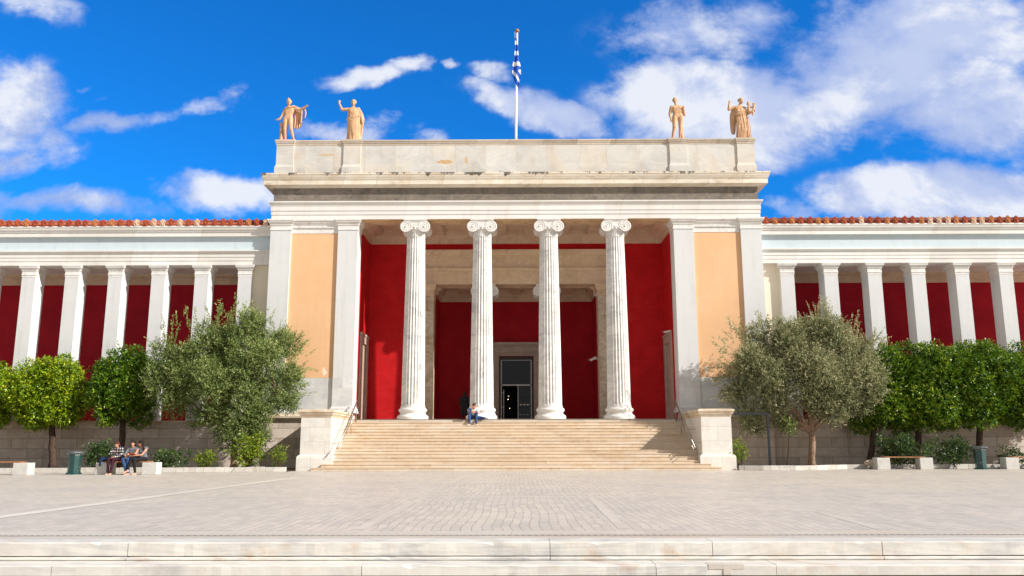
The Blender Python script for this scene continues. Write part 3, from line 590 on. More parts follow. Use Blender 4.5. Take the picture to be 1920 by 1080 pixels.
# ------------------------------------------------------------------ columns
def flute(a, i, amt): 
    t = (a * 24 / (2 * PI)) % 1.0
    return 1 - amt * (math.sin(PI * (t - .09) / .82) ** 0.75 if .09 < t < .91 else 0)
def column(cx, cy, zb, zt, k, name):
    """shaft with children base and capital"""
    z1, z2 = zb + .70 * k, zt - 0.96
    R0, R1 = .635 * k, .505 * k
    prof = []; am = []
    N = 16
    zs = [z1, z1 + .05, z1 + .10, z1 + .16] + [z1 + .16 + (z2 - z1 - .30) * i / N for i in range(1, N)] + [z2 - .14, z2 - .08, z2 - .04, z2, z2 + .22, zt - .62]
    for i, z in enumerate(zs):
        t = (z - z1) / (z2 - z1); r = R0 + (R1 - R0) * min(1, t) ** 1.25
        if i == 0: r *= 1.045
        if i == 1: r *= 1.015
        prof.append((r, z)); am.append(0 if i < 2 or i > len(zs) - 4 else (.05 if i in (2, len(zs) - 4) else .092))
    s = MB().lathe(cx, cy, prof, 192, lambda a, i: flute(a, i, am[i])).build(name, M['column'], MU, autosm=rad(35))
    b = [(.83, 0), (.83, .02), (.845, .07), (.84, .16), (.80, .215), (.755, .23), (.755, .25), (.70, .28), (.675, .335), (.69, .39), (.725, .40), (.725, .42), (.755, .45), (.765, .51), (.74, .57), (.69, .60), (.67, .60), (.67, .64), (.65, .70)]
    MB().lathe(cx, cy, [(r * k, zb + z * k) for r, z in b], 64).build('base', M['capital'], s, autosm=rad(40))
    c = MB(); hy = .60; vr = .32; vx = .52; vz = zt - .42
    for sx in (-1, 1):      # bolsters: rolls running front to back, pinched in the middle
        x = cx + sx * vx; pr = []
        for j in range(13):
            q = -1 + j / 6; pr.append((vr * (.74 + .26 * abs(q) ** 2.2), q * hy))
        n = 28; vs = []; fs_ = []
        for r, yy in pr:
            for m in range(n): a = 2 * PI * m / n; vs.append((x + r * math.cos(a), cy + yy, vz + r * math.sin(a)))
        for j in range(len(pr) - 1):
            for m in range(n): fs_.append((j * n + m, j * n + (m + 1) % n, (j + 1) * n + (m + 1) % n, (j + 1) * n + m))
        fs_.append(tuple(range(n))[::-1]); L = (len(pr) - 1) * n; fs_.append(tuple(range(L, L + n))); c.add(vs, fs_)
        for fy in (-1, 1):  # the spiral ridge and the eye on both faces
            pts = []; T_ = 2.6; NS = 60
            for j in range(NS + 1):
                t = j / NS; a = PI / 2 - sx * (-t) * T_ * 2 * PI; r = (vr - .02) * (1 - t) ** .85 + .045
                pts.append((x + r * math.cos(a) * 1.0, cy + fy * hy, vz + r * math.sin(a)))
            c.tube(pts, [.024 * (1 - .35 * j / NS) for j in range(NS + 1)], 6)
            c.ball((x, cy + fy * (hy + .01), vz), .05, 10, 6)
    top = []; NX = 14       # cushion between the volutes, sagging in the middle
    for j in range(NX + 1):
        x = cx - vx + 2 * vx * j / NX; top.append(x)
    lo = [vz + .10 - .05 * math.sin(PI * j / NX) for j in range(NX + 1)]
    pl = [(x, l) for x, l in zip(top, lo)] + [(cx + vx, vz + vr), (cx - vx, vz + vr)]
    c.prof_y(pl, cy - hy + .02, cy + hy - .02)
    for fy in (-1, 1):
        c.tube([(x, cy + fy * (hy - .01), l + .0) for x, l in zip(top, lo)], .022, 6)
        c.tube([(cx - vx, cy + fy * (hy - .01), vz + vr - .02), (cx + vx, cy + fy * (hy - .01), vz + vr - .02)], .022, 6)
    c.lathe(cx, cy, [(R1 * .99, zt - .74), (R1 * 1.02, zt - .66), (R1 * 1.12, zt - .56), (R1 * 1.26, zt - .46), (R1 * 1.2, zt - .38)], 40)
    for m in range(20):
        a = 2 * PI * m / 20; c.ball((cx + R1 * 1.17 * math.cos(a), cy + R1 * 1.17 * math.sin(a), zt - .53), .06, 6, 5, (1, 1, 1.3))
    for m in range(32):     # necking band of small palmettes
        a = 2 * PI * m / 32
        for zz, rr in ((-.92, .022), (-.84, .03), (-.76, .022)): c.ball((cx + R1 * 1.0 * math.cos(a), cy + R1 * 1.0 * math.sin(a), zt + zz), rr, 5, 4)
    for zz in (-.96, -.70): c.lathe(cx, cy, [(R1 * 1.0, zt + zz - .02), (R1 * 1.045, zt + zz - .01), (R1 * 1.045, zt + zz + .01), (R1, zt + zz + .02)], 40)
    c.ring_prof(cx - .60, cx + .60, cy - .58, cy + .58, [(0, zt - .11), (.02, zt - .10), (.06, zt - .045), (.06, zt - .002)])
    for m in range(22):
        for fy in (-1, 1): c.ball((cx - .61 + m * .058, cy + fy * .63, zt - .055), .022, 5, 4)
    c.build('capital', M['capital'], s, autosm=rad(40))
    return s
for cx in (-5.565, -1.855, 1.855, 5.565): column(cx, 45.6, ZP, 13.53, 1.0, 'column')
for cx in (-1.86, 1.86): column(cx, 49.72, ZP, 10.63, .86, 'inner_column')
# ------------------------------------------------------------------ entablature, cornice, parapet
e = MB().box(-13.58, 13.58, 45.0, 46.12, 13.53, 13.80).box(-13.60, 13.60, 44.97, 46.1, 13.80, 14.02).box(-13.62, 13.62, 44.94, 46.1, 14.02, 14.28)
for s in (-1, 1):
    xs = sorted((s * 12.5, s * 13.6)); e.box(xs[0], xs[1], 46.13, 60, 13.53, 14.28)
ar = e.build('architrave', M['entab'], MU)
MB().ring_prof(-13.62, 13.62, 44.94, 60, [(0, 14.28), (.02, 14.30), (.02, 14.34), (.06, 14.38), (.10, 14.46), (.12, 14.47), (.12, 14.54), (0, 14.541)]).build('crown_moulding', M['entab'], ar)
MB().box(-8.74, 8.74, 45.02, 46.08, 13.522, 13.528).build('soffit', M['soffit'], ar)
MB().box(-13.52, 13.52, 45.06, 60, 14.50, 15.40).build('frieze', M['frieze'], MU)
MB().ring_prof(-13.70, 13.70, 45.06, 60, [(0, 15.36), (.05, 15.375), (.12, 15.395), (.20, 15.43), (.27, 15.46), (.33, 15.465), (.33, 15.70), (.345, 15.715), (.345, 15.75), (.37, 15.77), (.38, 15.81), (.41, 15.88), (.44, 16.00), (.46, 16.02), (.46, 16.12), (.42, 16.125), (0, 16.18)]).build('cornice', M['cornice'], MU)
pa = MB().box(-13.1, 13.1, 45.02, 46.0, 16.0, 17.93); pa.box(-13.1, -12.4, 46, 59, 16.0, 17.93).box(12.4, 13.1, 46, 59, 16.0, 17.93)
pa = pa.build('parapet', M['parapet'], MU)
MB().box(-12.6, 12.6, 44.98, 46.0, 16.0, 16.62).build('plinth_course', M['parapet'], pa)
MB().ring_prof(-13.1, 13.1, 45.02, 46.0, [(0, 17.85), (.02, 17.86), (.02, 17.93), (.05, 17.96), (.08, 18.06), (.10, 18.07), (.10, 18.14), (0, 18.15)]).build('coping', M['parcap'], pa)
for x0, x1 in ((-13.47, -12.50), (-9.68, -8.72), (8.69, 9.66), (12.48, 13.45)):
    pb = MB().ring_prof(x0, x1, 44.95, 45.9, [(.06, 16.0), (.06, 16.55), (.04, 16.60), (0, 16.72), (0, 17.84)]).build('pedestal_block', M['parapet'], pa)
    MB().ring_prof(x0, x1, 44.95, 45.9, [(0, 17.84), (.02, 17.85), (.02, 17.92), (.05, 17.96), (.08, 18.06), (.09, 18.07), (.09, 18.16), (0, 18.165)]).build('coping', M['parcap'], pb)
MB().box(-13.3, 13.3, 45.5, 60, 15.9, 16.1).build('flat_roof', M['parapet'], MU)
# ------------------------------------------------------------------ entrance door
sr = MB()
def arch_frame(mb, x0, x1, zt, w, y0, y1):
    mb.box(x0 - w, x0, y0, y1, ZP, zt + w).box(x1, x1 + w, y0, y1, ZP, zt + w).box(x0, x1, y0, y1, zt, zt + w)
arch_frame(sr, -1.09, 1.11, 6.70, .12, 52.72, 52.95); arch_frame(sr, -1.21, 1.23, 6.82, .10, 52.66, 52.95); arch_frame(sr, -1.31, 1.33, 6.92, .08, 52.60, 52.95)
sr.box(-1.42, 1.44, 52.62, 52.95, 7.0, 7.30).box(-1.46, 1.48, 52.55, 52.95, 7.30, 7.38).box(-1.52, 1.54, 52.46, 52.95, 7.38, 7.54)
ds = sr.build('door_surround', M['doorstone'], MU)
dr = MB().box(-1.08, -.96, 52.88, 53.05, ZP, 6.68).box(.98, 1.10, 52.88, 53.05, ZP, 6.68).box(-.96, .98, 52.88, 53.05, 6.52, 6.68).build('entrance_door', M['doorframe'], MU)
al = MB().box(-.96, .98, 52.93, 53.0, 4.84, 4.92).box(-.96, -.90, 52.93, 53.0, ZP, 6.45).box(.92, .98, 52.93, 53.0, ZP, 6.45).box(-.96, .98, 52.93, 53.0, 6.43, 6.47)
al.box(-.80, -.76, 52.95, 52.99, ZP, 4.6).box(.10, .14, 52.95, 52.99, ZP, 4.84).box(-.96, -.8, 52.95, 52.98, 4.4, 4.43).box(-.96, -.8, 52.95, 52.98, 3.5, 3.53); al.build('frame', M['alum'], dr)
MB().box(-.90, .92, 52.97, 52.985, 4.92, 6.43).build('transom_pane', M['glass'], dr)
MB().box(.14, .92, 52.975, 52.985, ZP, 4.84).build('door_pane', M['glass'], dr)
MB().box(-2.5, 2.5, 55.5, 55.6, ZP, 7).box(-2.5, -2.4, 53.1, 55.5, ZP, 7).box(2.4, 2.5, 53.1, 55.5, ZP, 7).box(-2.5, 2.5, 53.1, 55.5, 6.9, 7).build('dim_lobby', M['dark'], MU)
for i in range(3): MB().box(.22 + i * .22, .36 + i * .22, 52.965, 52.97, 3.62, 3.70).build('notice', M['white'], dr)
for i in range(3): MB().box(.22 + i * .22, .34 + i * .22, 52.965, 52.97, 3.02, 3.05).build('notice', M['white'], dr)
for q in (4.08, 3.45, 2.82): MB().box(.16, .90, 52.966, 52.972, q, q + .03).build('glazing_bar', M['framesteel'], dr)
m_, t_, b_ = newmat('lobby_lamp_glow'); b_.inputs['Emission Color'].default_value = (1, .85, .6, 1); b_.inputs['Emission Strength'].default_value = 4
for q in ((-.52, 54.2, 4.05, .022), (-.42, 54.6, 3.5, .018), (-.50, 55, 4.3, .014)): MB().ball(q[:3], q[3], 8, 6).build('lobby_lamp', m_, MU)
# ------------------------------------------------------------------ wings
XW = 36.0
for s in (-1, 1):
    sx = lambda a, b: sorted((s * a, s * b))
    a, b = sx(13.5, XW)
    MB().box(a, b, 45.36, 46.6, 0, 2.30).box(a, b, 46.6, 49.5, 2.0, 2.48).build('wing_podium', M['podium'], MU)
    MB().prof_x([(46.6, 2.30), (45.33, 2.30), (45.30, 2.36), (45.26, 2.40), (45.26, 2.50), (46.6, 2.50)], a, b).build('podium_moulding', M['pedcap'], MU)
    MB().box(a, b, 49.5, 49.8, 2.48, 11.2).build('wing_wall', M['wingred'], MU)
    MB().prof_x([(49.5, 10.70), (49.40, 10.70), (49.40, 10.95), (49.36, 10.97), (49.36, 11.06), (49.2, 11.12), (49.1, 11.2), (49.1, 11.30), (49.5, 11.3)], a, b).build('wing_wall_moulding', M['porchstone'], MU)
    MB().box(a, b, 46.4, 49.6, 11.30, 11.5).build('gallery_ceiling', M['entab'], MU)
    c0, c1 = sx(13.55, 14.66); MB().box(c0, c1, 45.75, 46.2, 2.5, 11.07).build('return_wall', M['creamwall'], MU)
    wa = MB().box(a, b, 45.50, 46.42, 11.07, 11.31).box(a, b, 45.475, 46.42, 11.31, 11.51).box(a, b, 45.45, 46.42, 11.51, 11.70).build('wing_architrave', M['entab'], MU)
    MB().prof_x([(46.42, 11.70), (45.43, 11.70), (45.43, 11.74), (45.38, 11.80), (45.34, 11.82), (45.34, 11.89), (46.42, 11.89)], a, b).build('crown_moulding', M['entab'], wa)
    MB().box(a, b, 45.5, 46.42, 11.88, 12.75).build('wing_frieze', M['blue'], MU)
    wc = MB().prof_x([(46.42, 12.68), (45.44, 12.68), (45.42, 12.74), (45.36, 12.76), (45.34, 12.665), (45.31, 12.665), (45.31, 12.88), (45.27, 12.90), (45.25, 12.94), (45.25, 12.98), (45.20, 13.02), (45.17, 13.15), (45.15, 13.16), (45.15, 13.24), (46.42, 13.24)], a, b)
    wc.build('wing_cornice', M['cornicew'] if 'cornicew' in M else M['entab'], MU)
    # roof: pan sheet, ridged cover tiles, a palmette antefix closing each ridge
    ra, rb = sx(13.6, XW)
    rf = MB().add([(ra, 45.16, 13.25), (rb, 45.16, 13.25), (rb, 52, 15.27), (ra, 52, 15.27), (ra, 52, 12.9), (rb, 52, 12.9), (rb, 45.8, 12.9), (ra, 45.8, 12.9)], [(0, 1, 2, 3), (4, 5, 6, 7), (0, 7, 6, 1), (2, 5, 4, 3)])
    n = int((XW - 13.9) / .478); xsr = [s * (13.95 + i * .478) for i in range(n)]
    for x in xsr:
        rf.tube([(x, 45.17, 13.33), (x, 51.9, 15.32)], .085, 8)
        for j in range(14): yy = 45.15 + j * .48; zz = 13.33 + (yy - 45.17) * .296; rf.tube([(x, yy, zz), (x, yy + .1, zz + .03)], .10, 8)
        xm = x + s * .239
        for j in range(12): yy = 45.18 + j * .5; zz = 13.26 + (yy - 45.16) * .296; rf.add([(xm - .15, yy, zz + .03), (xm + .15, yy, zz + .03), (xm + .15, yy + .5, zz + .15), (xm - .15, yy + .5, zz + .15), (xm - .15, yy, zz), (xm + .15, yy, zz)], [(0, 1, 2, 3), (4, 5, 1, 0)])
    rf = rf.build('tiled_roof', M['tile'], MU)
    rr = random.Random(3 + s)
    proto = {}
    def antefix(mat):
        pts = [(-.11, 0), (-.135, .10), (-.10, .15), (-.15, .20), (-.13, .28), (-.07, .30), (-.06, .345), (0, .375), (.06, .345), (.07, .30), (.13, .28), (.15, .20), (.10, .15), (.135, .10), (.11, 0)]
        mb = MB().prof_y([(p, q) for p, q in pts], -.045, .03)
        for aa in (-50, -25, 0, 25, 50): mb.tube([(0, -.05, .1), (math.sin(rad(aa)) * .17, -.055, .1 + math.cos(rad(aa)) * .21)], [.018, .024], 5)
        mb.ball((0, -.05, .09), .045, 8, 6)
        me = mb.mesh('antefix'); me.materials.append(mat); return me
    meshes = [antefix(M['ante%d' % i]) for i in range(3)]
    for x in xsr:
        q = rr.random(); o = bpy.data.objects.new('antefix', meshes[0 if q < .58 else 1 if q < .86 else 2]); COL.objects.link(o); o.parent = rf
        o.location = (x + rr.uniform(-.02, .02), 45.17 - 46, 13.23 + rr.uniform(-.012, .012)); o.rotation_euler = (rr.uniform(-.08, .03), rr.uniform(-.09, .09), rr.uniform(-.1, .1)); o.scale = (1.05, 1, rr.uniform(1.05, 1.2))
    # piers
    for k in range(8):
        xc = s * (15.03 + 2.41 * k); p = MB().box(xc - .375, xc + .375, 45.5, 46.42, 2.5, 10.40).build('wing_pier', M['paint'], MU)
        MB().ring_prof(xc - .375, xc + .375, 45.5, 46.42, cap_prof(10.52 - .0, 11.07, .15)).box(xc - .385, xc + .385, 45.49, 46.43, 10.40, 10.52).build('capital', M['capital'], p)
# ------------------------------------------------------------------ entrance stairs
ST = tag(empty('entrance_staircase', (0, 40, 0)), 'broad warm-toned marble staircase rising to the portico between two stone blocks', 'staircase')
NS = 16; rise = ZP / NS; y = 40.0; ys = [40.0, 40.30] + [40.60 + i * ((44.62 - 40.60) / 13) for i in range(14)]
for i in range(NS):
    hw = 9.62 if i == 0 else 9.20 if i == 1 else 8.86; zt = rise * (i + 1) - (0.002 if i == NS - 1 else 0); yb = min(ys[i] + (.75 if i < NS - 1 else .5), 45.1)
    MB().prof_x([(yb, zt - rise + .004), (ys[i] + .026, zt - rise + .004), (ys[i] + .026, zt - .045), (ys[i], zt - .035), (ys[i], zt - .006), (ys[i] + .006, zt), (yb, zt)], -hw, hw).build('step', M['step'], ST)
MB().box(-8.8, 8.8, 41.0, 45.0, 0, .3).build('core', M['step'], ST)
for s in (-1, 1):
    xs = sorted((s * 8.86, s * 10.30))
    pb = MB().box(xs[0], xs[1], 40.62, 45.0, .72, 2.62).build('side_block', M['pedestal'], ST)
    MB().ring_prof(xs[0], xs[1], 40.62, 45.0, [(.13, 0), (.13, .62), (.11, .68), (.03, .74), (0, .745)]).build('plinth', M['pedestal'], pb)
    MB().ring_prof(xs[0], xs[1], 40.62, 45.0, [(0, 2.50), (.02, 2.52), (.02, 2.56), (.06, 2.62), (.10, 2.66), (.10, 2.72), (.15, 2.76), (.15, 2.84), (.13, 2.86), (0, 2.885)]).build('cap', M['pedcap'], pb)
    x = s * 8.42
    hr = MB().tube([(x, 40.15, 1.05), (x, 44.75, 3.52)], .032, 10); hr.tube([(x, 40.5, .98), (x, 43.9, 2.80)], .018, 8)
    hr = hr.build('handrail', M['steel'], ST, smooth=True)
    for yy, zb in ((43.3, 1.75), (44.6, 2.4)): MB().tube([(x, yy, zb - .2), (x, yy, 1.05 + (yy - 40.15) * .537)], .022, 8).build('post', M['steel'], hr, smooth=True)
    for yy in (40.9, 42.1): MB().tube([(x, yy, 1.05 + (yy - 40.15) * .537), (x, yy, 1.0 + (yy - 40.15) * .537 - .1), (s * 8.88, yy, 1.0 + (yy - 40.15) * .537 - .12)], .015, 6).build('bracket', M['steel'], hr)
#@@OBJ
# ------------------------------------------------------------------ trees and shrubs
def leaves_mesh(name, mat, P, D, ll, lw, tint, seed):
    """P: leaf bases, D: leaf directions; each leaf one bent quad pair"""
    rg = np.random.default_rng(seed); n = len(P)
    D = D / np.linalg.norm(D, axis=1, keepdims=True)
    A = np.cross(D, rg.normal(size=(n, 3))); A /= np.linalg.norm(A, axis=1, keepdims=True) + 1e-9
    L = (ll * rg.uniform(.65, 1.25, n))[:, None]; W = (lw * rg.uniform(.7, 1.2, n))[:, None]
    Nn = np.cross(D, A)
    v = np.stack([P, P + D * L * .45 + A * W + Nn * W * .35, P + D * L - Nn * L * .08, P + D * L * .45 - A * W + Nn * W * .35], 1).reshape(-1, 3)
    me = bpy.data.meshes.new(name); me.vertices.add(4 * n); me.vertices.foreach_set('co', v.astype(np.float32).ravel())
    me.loops.add(4 * n); me.loops.foreach_set('vertex_index', np.arange(4 * n, dtype=np.int32))
    me.polygons.add(n); me.polygons.foreach_set('loop_start', np.arange(0, 4 * n, 4, dtype=np.int32)); me.polygons.foreach_set('loop_total', np.full(n, 4, dtype=np.int32))
    me.update(); me.validate()
    at = me.attributes.new('tint', 'FLOAT', 'FACE'); at.data.foreach_set('value', tint.astype(np.float32)[:len(me.polygons)])
    me.materials.append(mat); return me
def crown_points(lobes, per_area, tw_len, per_twig, seed, up=0.0, inner=.25, spread=.6):
    """lobes: (centre, radii). twigs grow from each lobe's shell outwards and carry leaves"""
    rg = np.random.default_rng(seed); Ps = []; Ds = []; Ts = []
    for (c, r) in lobes:
        c = np.array(c); r = np.array(r, float) if hasattr(r, '__len__') else np.array([r, r, r], float)
        nt = int(per_area * 4 * PI * (np.prod(r) ** (2 / 3)))
        d_ = rg.normal(size=(nt, 3)); d_ /= np.linalg.norm(d_, axis=1, keepdims=True)
        rr = np.where(rg.random(nt) < inner, rg.uniform(.3, .8, nt), rg.uniform(.78, 1.03, nt))
        rr *= 1 + .16 * np.sin(d_[:, 0] * 5 + c[0] * 7) * np.sin(d_[:, 2] * 6 + c[2] * 5)
        base = c + d_ * r * rr[:, None]
        dr = d_ + rg.normal(size=(nt, 3)) * .35 + np.array([0, 0, up]); dr /= np.linalg.norm(dr, axis=1, keepdims=True)
        tl = tw_len * rg.uniform(.5, 1.4, nt); tt = np.clip(rg.normal(.4, .22, nt) + (rr - .9) * .6, 0, 1) + rg.normal(0, .08)  # twigs deeper in a lobe tinted darker: inner shade put into leaf colour
        for j in range(per_twig):
            f = (j + rg.random(nt)) / per_twig
            Ps.append(base + dr * (tl * f)[:, None] + rg.normal(size=(nt, 3)) * .015)
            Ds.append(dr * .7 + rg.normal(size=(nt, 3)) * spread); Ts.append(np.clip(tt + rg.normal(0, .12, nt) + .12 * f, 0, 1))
    return np.concatenate(Ps), np.concatenate(Ds), np.concatenate(Ts)
def trunk_mesh(base, fork, targets, r0, r1, rng, n=10, bend=.05):
    mb = MB(); pts = []; b, f = Vector(base), Vector(fork)
    for i in range(7):
        t = i / 6; pts.append(b.lerp(f, t) + Vector((rng.uniform(-1, 1), rng.uniform(-1, 1), 0)) * bend * math.sin(PI * t))
    rr = [r0 * 1.35] + [r0 + (r1 - r0) * i / 6 for i in range(1, 7)]; mb.tube(pts, rr, n)
    for tgt in targets:
        tv = Vector(tgt); q = []
        for i in range(6):
            t = i / 5; p = f.lerp(tv, t) + Vector((rng.uniform(-.5, .5) * .12, rng.uniform(-.5, .5) * .12, -.18 * math.sin(PI * t) * (tv - f).length * .3)); q.append(p if i else f - Vector((0, 0, .08)))
        mb.tube(q, [r1 * .75 * (1 - .85 * i / 5) + .008 for i in range(6)], 6)
        for _ in range(3):
            k = rng.randint(2, 4); e = q[k] + Vector((rng.uniform(-1, 1), rng.uniform(-1, 1), rng.uniform(.1, 1))) * .5 * (tv - f).length * .5
            mb.tube([q[k], (q[k] + e) / 2 + Vector((0, 0, .05)), e], [r1 * .25, r1 * .16, .006], 5)
    return mb
def at(px, py, Y): return inv(px, py, Y=Y)
def tree_thing(name, base, label, cat, group, lobes, leafmat, barkmat, fork, r0, r1, seed, ll, lw, per_area, tw, ptw, up, inner=.25, targets=None, extra=None, spread=.6):
    rng = random.Random(seed); t = tag(empty(name, base), label, cat, group)
    tg = targets if targets is not None else [Vector(c) for c, r in lobes[::2]]
    trunk_mesh(base, fork, tg, r0, r1, rng).build('trunk', barkmat, t, smooth=True)
    P_, D_, T_ = crown_points(lobes, per_area, tw, ptw, seed, up, inner, spread)
    if extra is not None:
        P2, D2, T2 = extra; P_ = np.concatenate([P_, P2]); D_ = np.concatenate([D_, D2]); T_ = np.concatenate([T_, T2])
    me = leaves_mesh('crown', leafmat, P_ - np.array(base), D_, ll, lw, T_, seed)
    link_mesh('crown', me, None, t); return t
def round_lobes(c, rx, ry, rz, n, lr, seed, flat=-.55):
    rng = random.Random(seed); out = []
    for i in range(n):     # golden-angle spread over the crown's shell
        z = 1 - 2 * (i + .5) / n; z = max(z, flat) if z < flat else z
        a = i * 2.39996 + rng.uniform(-.25, .25); s = math.sqrt(max(0, 1 - z * z)); k = rng.uniform(.50, .82)
        out.append(((c[0] + rx * k * s * math.cos(a), c[1] + ry * k * s * math.sin(a), c[2] + rz * k * z), lr * rng.uniform(.8, 1.2)))
    out.append((tuple(c), min(rx, ry, rz) * .55)); return out
def orange(px, py_base, Y, cpx, cpy, wpx, hpx, label, seed, dark=False, yel=0):
    b = at(px, py_base, Y); base = (b.x, Y, .03); c = at(cpx, cpy, Y); k = Y / FPX * 1.01
    rx, rz = wpx / 2 * k, hpx / 2 * k; lo = round_lobes((c.x, Y, c.z), rx, min(rx, 1.35), rz, 32, .26 * rx, seed, -.8)
    fork = (c.x * .5 + b.x * .5, Y, c.z - rz * .72)
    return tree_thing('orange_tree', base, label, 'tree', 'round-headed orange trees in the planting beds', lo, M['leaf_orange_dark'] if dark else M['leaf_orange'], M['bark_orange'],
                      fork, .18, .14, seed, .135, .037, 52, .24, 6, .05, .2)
orange(98, 881, 43.6, 95, 742, 160, 142, 'bright green orange tree with a round crown just left of the green litter bin', 11)
orange(226, 880, 43.7, 232, 728, 142, 158, 'green orange tree behind the bench where three women sit', 12, True)
orange(-30, 881, 43.6, -22, 744, 124, 132, 'yellowish orange tree cut by the left edge of the picture', 13)
orange(1630, 874, 43.9, 1652, 733, 168, 170, 'dark orange tree squeezed between the silvery olive and its neighbour', 14, True)
orange(1718, 874, 43.8, 1730, 729, 182, 174, 'glossy orange tree behind the bench with the wooden seat', 15, True)
orange(1838, 874, 43.8, 1838, 723, 182, 180, 'dark orange tree with a thick forked trunk behind the right litter bin', 16, True)
orange(1950, 874, 43.8, 1946, 729, 172, 172, 'orange tree cut by the right edge of the picture', 17, True)

def shoots(tips, n, ln, seed, per=34):
    """long leafy shoots that break the outline of an olive crown"""
    rg = np.random.default_rng(seed); Ps = []; Ds = []; Ts = []
    for (p, d_) in tips:
        for _ in range(n):
            s = np.array(p) + rg.normal(size=3) * .22; dd = np.array(d_) + rg.normal(size=3) * .28; dd /= np.linalg.norm(dd); L = ln * rg.uniform(.6, 1.3)
            t = rg.random(per); Ps.append(s + dd * (t * L)[:, None] + rg.normal(size=(per, 3)) * .02); Ds.append(dd * .8 + rg.normal(size=(per, 3)) * .5); Ts.append(np.clip(rg.normal(.5, .15, per) + .25 * t, 0, 1))
    return np.concatenate(Ps), np.concatenate(Ds), np.concatenate(Ts)
def olive(px, base_py, Y, lob, label, seed, mat, fork, r0, r1, tips, tg, dens):
    k = Y / FPX * 1.01; b = at(px, base_py, Y); base = (b.x, Y, .03); rng = random.Random(seed); L = []
    for (x, y_, r, dy) in lob:
        c = at(x, y_, Y); R = r * k; m = max(4, int(7 * r / 60))
        for i in range(m):
            a = i * 2.4 + rng.random(); z = rng.uniform(-.75, .8); s = math.sqrt(1 - z * z) * rng.uniform(.35, .8)
            L.append(((c.x + R * s * math.cos(a), Y + dy + R * .6 * s * math.sin(a), c.z + R * .8 * z), R * rng.uniform(.25, .43)))
        L.append(((c.x, Y + dy, c.z), R * .5))
    tp = []
    for (x, y_, ddx, ddz) in tips: c = at(x, y_, Y); tp.append(((c.x, Y + rng.uniform(-.5, .5), c.z), (ddx, 0, ddz)))
    f = at(*fork, Y)
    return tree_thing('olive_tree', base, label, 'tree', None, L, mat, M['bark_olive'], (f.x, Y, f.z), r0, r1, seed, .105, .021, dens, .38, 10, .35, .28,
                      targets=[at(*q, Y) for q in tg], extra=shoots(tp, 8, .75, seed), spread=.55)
olive(438, 876, 42.6, [(330, 680, 52, 0), (395, 645, 48, .2), (455, 625, 45, -.2), (520, 645, 42, .2), (345, 740, 48, -.3), (410, 710, 62, -.5), (480, 700, 66, -.5), (535, 710, 34, .3), (400, 775, 42, -.3), (470, 775, 52, -.6), (530, 755, 28, .2), (440, 825, 34, -.5), (485, 815, 26, -.3)],
      'large feathery olive tree spreading in front of the left wing and peach panel', 21, M['leaf_olive'], (440, 815), .17, .13,
      [(318, 630, -.4, 1), (360, 612, -.1, 1), (300, 650, -.6, .8), (415, 600, .1, 1), (440, 595, 0, 1), (395, 610, -.1, 1), (470, 612, .2, 1), (500, 615, .1, 1), (535, 630, .5, 1), (550, 660, .8, .6), (558, 700, 1, .3), (545, 740, 1, 0), (290, 700, -1, .2), (310, 745, -.8, -.3), (480, 600, .1, 1)],
      [(330, 680), (400, 640), (460, 620), (520, 650), (345, 740), (540, 710), (480, 700)], 66)
olive(1523, 874, 42.9, [(1422, 648, 42, .2), (1398, 690, 34, 0), (1475, 635, 46, -.2), (1545, 622, 48, 0), (1603, 655, 50, .2), (1435, 705, 58, -.4), (1520, 690, 68, -.5), (1600, 710, 60, -.3), (1385, 730, 30, .2), (1450, 755, 42, -.2), (1530, 750, 52, -.5), (1600, 755, 34, 0), (1415, 790, 24, .2), (1470, 790, 22, .1), (1400, 782, 22, .1)],
      'silvery olive tree with a pale reddish trunk beside the right end of the staircase', 22, M['leaf_olive_pale'], (1521, 808), .19, .15,
      [(1385, 625, -.3, 1), (1366, 655, -.7, .7), (1362, 690, -1, .3), (1392, 632, -.3, 1), (1430, 615, 0, 1), (1480, 610, .1, 1), (1527, 600, 0, 1.2), (1540, 595, .1, 1.2), (1550, 600, 0, 1), (1605, 620, .4, 1), (1640, 640, .6, .8), (1655, 690, 1, .3), (1360, 710, -1, -.1), (1370, 745, -1, -.3), (1630, 650, .7, .7)],
      [(1440, 690), (1410, 660), (1500, 660), (1545, 640), (1595, 700), (1450, 750), (1590, 740), (1470, 785)], 66)
def shrub(px, pyb, Y, cpx, cpy, wpx, hpx, label, seed, mat, ll=.11, lw=.034, dens=34, stems=5, group=None, inner=.3):
    b = at(px, pyb, Y); base = (b.x, Y, .03); c = at(cpx, cpy, Y); k = Y / FPX; rng = random.Random(seed); t = tag(empty('shrub', base), label, 'shrub', group)
    rx, rz = wpx / 2 * k, hpx / 2 * k; mb = MB()
    for i in range(stems): a = rng.uniform(0, 2 * PI); e = Vector((c.x + math.cos(a) * rx * .7, Y + math.sin(a) * .35, c.z + rz * rng.uniform(-.3, .6))); mb.tube([Vector(base) + Vector((math.cos(a) * .06, math.sin(a) * .06, 0)), Vector(base).lerp(e, .5) + Vector((0, 0, .05)), e], [.022, .015, .006], 5)
    mb.build('stem', M['bark_orange'], t)
    lo = round_lobes((c.x, Y, c.z), rx, min(rx, .8), rz, 10, .38 * max(.5 * rx, min(rx, rz)), seed, -.8)
    P_, D_, T_ = crown_points(lo, dens, .2, 6, seed, .15, inner, .6)
    link_mesh('foliage', leaves_mesh('foliage', mat, P_ - np.array(base), D_, ll, lw, T_, seed), None, t)
GS = 'low shrubs in the planting beds'
shrub(190, 880, 40.0, 188, 850, 56, 52, 'dark leafy shrub between the left litter bin and the seated women', 31, M['leaf_shrub'], group=GS)
shrub(318, 880, 39.8, 318, 860, 78, 40, 'wide dark shrub right of the bench with the women', 32, M['leaf_shrub'], group=GS)
